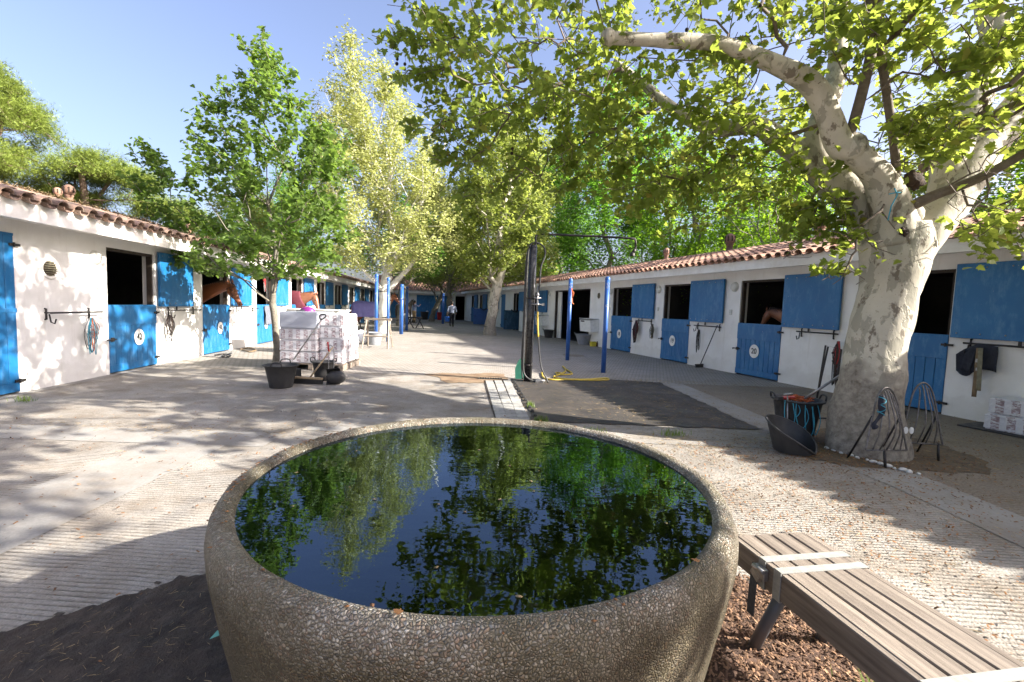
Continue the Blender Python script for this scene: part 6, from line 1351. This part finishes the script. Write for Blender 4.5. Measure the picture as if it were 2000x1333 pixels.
# tied horse with purple-blue rug
def horse(label, loc, rz, s_, rug, coatm, headpose=None, lod=.025):
    T = thing('horse', label, 'horse', loc, rz); m = MB()
    loft(m, [(-1.02, 0, 1.18), (-.92, 0, 1.20), (-.68, 0, 1.20), (-.30, 0, 1.14), (.10, 0, 1.12), (.42, 0, 1.15), (.62, 0, 1.18), (.76, 0, 1.17)], [(.06, .08), (.22, .26), (.28, .33), (.29, .33), (.28, .34), (.25, .36), (.19, .29), (.08, .12)], 18)
    for sy_ in (-1, 1):
        o_ = .05 * sy_
        loft(m, [(-.74, .15 * sy_, 1.15), (-.66, .16 * sy_, .90), (-.62, .16 * sy_, .72), (-.80, .15 * sy_, .52), (-.76 + o_, .15 * sy_, .30), (-.74 + o_, .15 * sy_, .12), (-.68 + o_, .15 * sy_, .06), (-.66 + o_, .15 * sy_, .0)], [(.12, .20), (.11, .16), (.07, .10), (.045, .065), (.035, .04), (.04, .045), (.045, .05), (.055, .065)], 12, (0, 1, 0))
        loft(m, [(.50, .13 * sy_, 1.10), (.54, .14 * sy_, .82), (.55, .14 * sy_, .62), (.56 - o_, .14 * sy_, .46), (.56 - o_, .14 * sy_, .25), (.56 - o_, .14 * sy_, .12), (.60 - o_, .14 * sy_, .06), (.62 - o_, .14 * sy_, 0)], [(.10, .15), (.075, .10), (.05, .058), (.045, .05), (.032, .036), (.04, .044), (.045, .05), (.055, .065)], 12, (0, 1, 0))
    remesh('body', m, coatm, T, lod, 3)
    Bd, ht_ = horsehead(T, (.62, 0, 1.30), headpose[0], headpose[1], coatm, (0, 1, 0), None, .95, True, .02); Bd.name = 'neck_and_head'; ht_.build('bridle', M['blackleather'], T)
    MB().tube(catmull([(-1.0, 0, 1.32), (-1.12, 0, 1.2), (-1.14, 0, .9), (-1.10, 0, .55)], None, 4), [.05] * 6 + [.07] * 5 + [.03] * 2, 10).build('tail', M['mane'], T)
    if rug:
        rm = MB(); nu, nv = 30, 26; xs_ = np.linspace(-1.08, .66, nu)
        P_ = []
        for i, x in enumerate(xs_):
            wd = np.interp(x, [-1.08, -.95, -.65, 0, .5, .66], [.12, .27, .325, .33, .28, .20]); tp = np.interp(x, [-1.08, -.95, -.65, -.2, .3, .66], [1.40, 1.50, 1.55, 1.50, 1.53, 1.54]); bt = .72 if x > -.95 else .80
            for j in range(nv):
                a = j / (nv - 1) * 2 - 1; s1 = 1 if a > 0 else -1; a = abs(a)
                if a < .45: th_ = a / .45 * pi / 2; y = wd * sin(th_) * s1; z = tp - .32 + .32 * cos(th_)
                else: f = (a - .45) / .55; y = s1 * (wd + .03 * f + .025 * sin(x * 16 + s1) * f); z = tp - .32 - f * (tp - .32 - bt)
                P_.append((x, y, z))
        fs = [(i * nv + j, (i + 1) * nv + j, (i + 1) * nv + j + 1, i * nv + j + 1) for i in range(nu - 1) for j in range(nv - 1)]; rm.add(P_, fs, 0, True)
        rm.add([(x * .985, y * .96, z - .012) for x, y, z in P_], [tuple(reversed(f)) for f in fs], 0, True); R_ = rm.build('rug', rug, T)
        tr2 = MB(); tr2.tube([P_[j] for j in range(nv)], .018, 6); tr2.build('rug_binding', simple('rust_binding', (.30, .07, .04), None, 8, .8), R_)
    T.scale = (s_,) * 3; return T
M['rugp'] = simple('violet_blue_rug', (.15, .135, .34), (.20, .18, .42), 5, .75, 14, .5, .02)
horse('bay horse in violet blue rug tied beside the white tree trunk', (at(728, 640, 23.2).x, 23.2, 0), .0, .96, M['rugp'], M['baybody'], ((1.14, 0, 1.90), (1.42, 0, 1.42)))
M['darkcoat'] = coat('dark_coat', (.05, .03, .02), (.035, .022, .016), (.015, .012, .01), .2)
horse('dark horse standing behind the two farther blue posts, facing away', (at(790, 640, 31).x, 31, 0), 1.25, .92, None, M['darkcoat'], ((1.10, 0, 1.75), (1.34, 0, 1.30)), .035)
def person(label, loc, rz, s_, shirt, trou, skin, hairc, pose):
    T = thing('person', label, 'person', loc, rz); m = MB(); P = pose; sd = (1, 0, 0)
    def body(m, g=0, parts='all'):
        if parts in ('all', 'shirt'):
            loft(m, [(0, 0, .92), (0, -.01, 1.05), (0, P['lean'] * .5, 1.25), (0, P['lean'], 1.40), (0, P['lean'], 1.47)], [(.145 + g, .10 + g), (.13 + g, .095 + g), (.165 + g, .11 + g), (.19 + g, .10 + g), (.08 + g, .06 + g)], 14, sd)
            for k_ in ('armL', 'armR'):
                a = P[k_]; q = [a[0], Vector(a[0]).lerp(Vector(a[1]), .5), a[1], Vector(a[1]).lerp(Vector(a[2]), .5 if parts == 'all' else .45)] + ([a[2]] if parts == 'all' else []); rr_ = [.055, .047, .04, .035, .026]
                loft(m, [tuple(v) for v in q], [(r_ + g, r_ + g) for r_ in rr_[:len(q)]], 10, (0, 0, 1) if abs(a[0][2] - a[1][2]) < .12 else sd)
        if parts in ('all', 'trousers'):
            loft(m, [(0, 0, .86), (0, 0, .94), (0, 0, 1.0)], [(.15 + g, .11 + g), (.155 + g, .11 + g), (.14 + g, .10 + g)], 14, sd)
            for k_ in ('legL', 'legR'):
                a = P[k_]; q = [a[0], Vector(a[0]).lerp(Vector(a[1]), .5), a[1], Vector(a[1]).lerp(Vector(a[2]), .35), Vector(a[1]).lerp(Vector(a[2]), .93)]; loft(m, [tuple(v) for v in q], [(r_ + g, r_ + g) for r_ in (.095, .078, .058, .058, .045 if not g else .05)], 10, sd)
    body(m); hz = 1.62; hx, hy = 0, P['lean'] * 1.15
    m.tube([(0, P['lean'], 1.42), (0, hy, 1.54)], .052, 10); m.ball((hx, hy, hz), .10, 14, 0, (.80, .98, 1.22)); m.ball((hx, hy - .095, hz - .02), .016, 6)
    for k_ in ('legL', 'legR'): a = Vector(P[k_][2]); loft(m, [tuple(a + Vector((0, .07, .035))), tuple(a + Vector((0, -.02, .045))), tuple(a + Vector((0, -.11, .03))), tuple(a + Vector((0, -.17, .02)))], [(.035, .035), (.042, .045), (.042, .03), (.03, .02)], 10, sd)
    for k_ in ('armL', 'armR'):
        a, b2 = Vector(P[k_][1]), Vector(P[k_][2]); d2 = (b2 - a).normalized(); m.ball(b2 + d2 * .035, .038, 8, 0, (.7, 1, 1.2))
        for f_ in range(4): e_ = b2 + d2 * .06 + Vector((0, (f_ - 1.5) * .018, 0)); m.tube([e_, e_ + d2 * .035, e_ + d2 * .055 + Vector((.012 if a.x < 0 else -.012, 0, -.015))], [.009, .008, .006], 6)
        m.tube([b2 + d2 * .02 + Vector((0, -.03, 0)), b2 + d2 * .055 + Vector((0, -.05, 0))], [.010, .007], 6)
    remesh('body', m, skin, T, .014, 2)
    m = MB(); body(m, .014, 'shirt'); remesh('shirt', m, shirt, T, .02, 3)
    m = MB(); body(m, .012, 'trousers'); remesh('trousers', m, trou, T, .02, 3)
    MB().ball((hx, hy + .018, hz + .03), .105, 14, 0, (.84, 1.0, 1.12)).build('hair', hairc, T)
    for k_ in ('legL', 'legR'): a = Vector(P[k_][2]); sm_ = MB(); loft(sm_, [tuple(a + Vector((0, .08, .04))), tuple(a + Vector((0, -.02, .05))), tuple(a + Vector((0, -.12, .032))), tuple(a + Vector((0, -.185, .02)))], [(.04, .04), (.05, .052), (.048, .036), (.034, .022)], 10, sd); sm_.tube([tuple(a + Vector((0, .01, .04))), tuple(a + Vector((0, .01, .2)))], .058, 10); sm_.build('boot', M['blackleather'], T)
    T.scale = (s_,) * 3; return T
SK = simple('skin', (.42, .25, .17), (.36, .2, .14), 8, .5); HR = simple('dark_hair', (.02, .014, .01), None, 20, .6)
q = at(882, 636, 28.5); wk = person('person walking away across the yard in grey blue shirt and dark trousers, holding blue bucket', (q.x, 28.5, 0), pi + .2, .93, simple('grey_blue_shirt', (.24, .27, .36), (.18, .21, .29), 6, .8), simple('dark_trousers', (.02, .02, .028), None, 6, .9), SK, HR,
       dict(lean=-.04, armL=((-.20, -.03, 1.40), (-.28, .02, 1.13), (-.28, -.10, .92)), armR=((.20, -.03, 1.40), (.27, .02, 1.13), (.29, -.06, .90)), legL=((-.085, 0, .90), (-.09, -.14, .50), (-.09, -.10, .06)), legR=((.085, 0, .90), (.09, -.02, .48), (.10, .26, .10))))
bh = wk.location + Matrix.Rotation(pi + .2, 3, 'Z') @ Vector((.29, -.08, 0)) * .93; bk_ = bucket('blue_bucket', 'bright blue bucket carried by the walking person', (bh.x, bh.y, .38), .13, .17, .30, M['bluepl'], 18, False)
MB().tube(catmull([(-.165, 0, .28), (-.1, 0, .42), (0, 0, .47), (.1, 0, .42), (.165, 0, .28)], None, 4), .006, 6).build('handle', M['iron'], bk_)
q = at(808, 630, 32.5); person('person in blue check shirt and tan trousers working beside the dark horse, arms raised', (q.x, 32.5, 0), 2.4, .93, simple('blue_shirt', (.10, .16, .36), (.35, .38, .5), 18, .8), simple('tan_breeches', (.42, .28, .14), (.36, .24, .12), 8, .85), SK, HR,
       dict(lean=-.06, armL=((-.20, -.04, 1.40), (-.30, -.20, 1.30), (-.22, -.40, 1.42)), armR=((.20, -.04, 1.40), (.30, -.16, 1.36), (.24, -.30, 1.58)), legL=((-.085, 0, .90), (-.11, -.04, .50), (-.12, .02, .06)), legR=((.085, 0, .90), (.11, -.06, .48), (.13, .0, .06))))
q = at(810, 640, 26.5); X_ = thing('saddle_stand', 'black cross-legged saddle stand standing before the person in tan trousers', 'stand', (q.x, 26.5, 0), .2)
for sx_ in (-.28, .28):
    for a in (-1, 1): MB().tube([(sx_ + .22 * a, -.2 * a, 0), (sx_ - .10 * a, .1 * a, .62)], .03, 6).build('leg', M['iron'], X_)
MB().tube([(-.42, 0, .62), (.42, 0, .62)], .04, 8).build('bar', M['iron'], X_)
tag(MB().tube(catmull([gp(470, 683, .03), gp(485, 680, .03), (gp(500, 684, .03)), gp(488, 687, .03), gp(472, 684, .03)], None, 5), .02, 6).build('rope', M['brownstrap']), 'brown rope lying on the ground by the third door on the left', 'rope')
tag(MB().tube(catmull([gp(420, 694, .03), gp(436, 692, .03), gp(450, 694, .03), gp(446, 697, .03), gp(432, 697, .03), gp(452, 690, .03)], None, 5), .018, 6).build('chain', M['iron']), 'dark coiled chain on the ground before the door numbered 41', 'chain')
# far clutter against the end building
for (px, py, Y, m_, lab, r_) in ((829, 622, 41.5, 'rubber', 'dark bin with pale sheet on top against the end wall', .35), (858, 624, 41.8, 'red', 'small red barrow shape against the end building', .22)):
    q = at(px, py, Y); bucket('bin', lab, (q.x, Y, 0), r_ * .8, r_, .7, M[m_], 14, False)
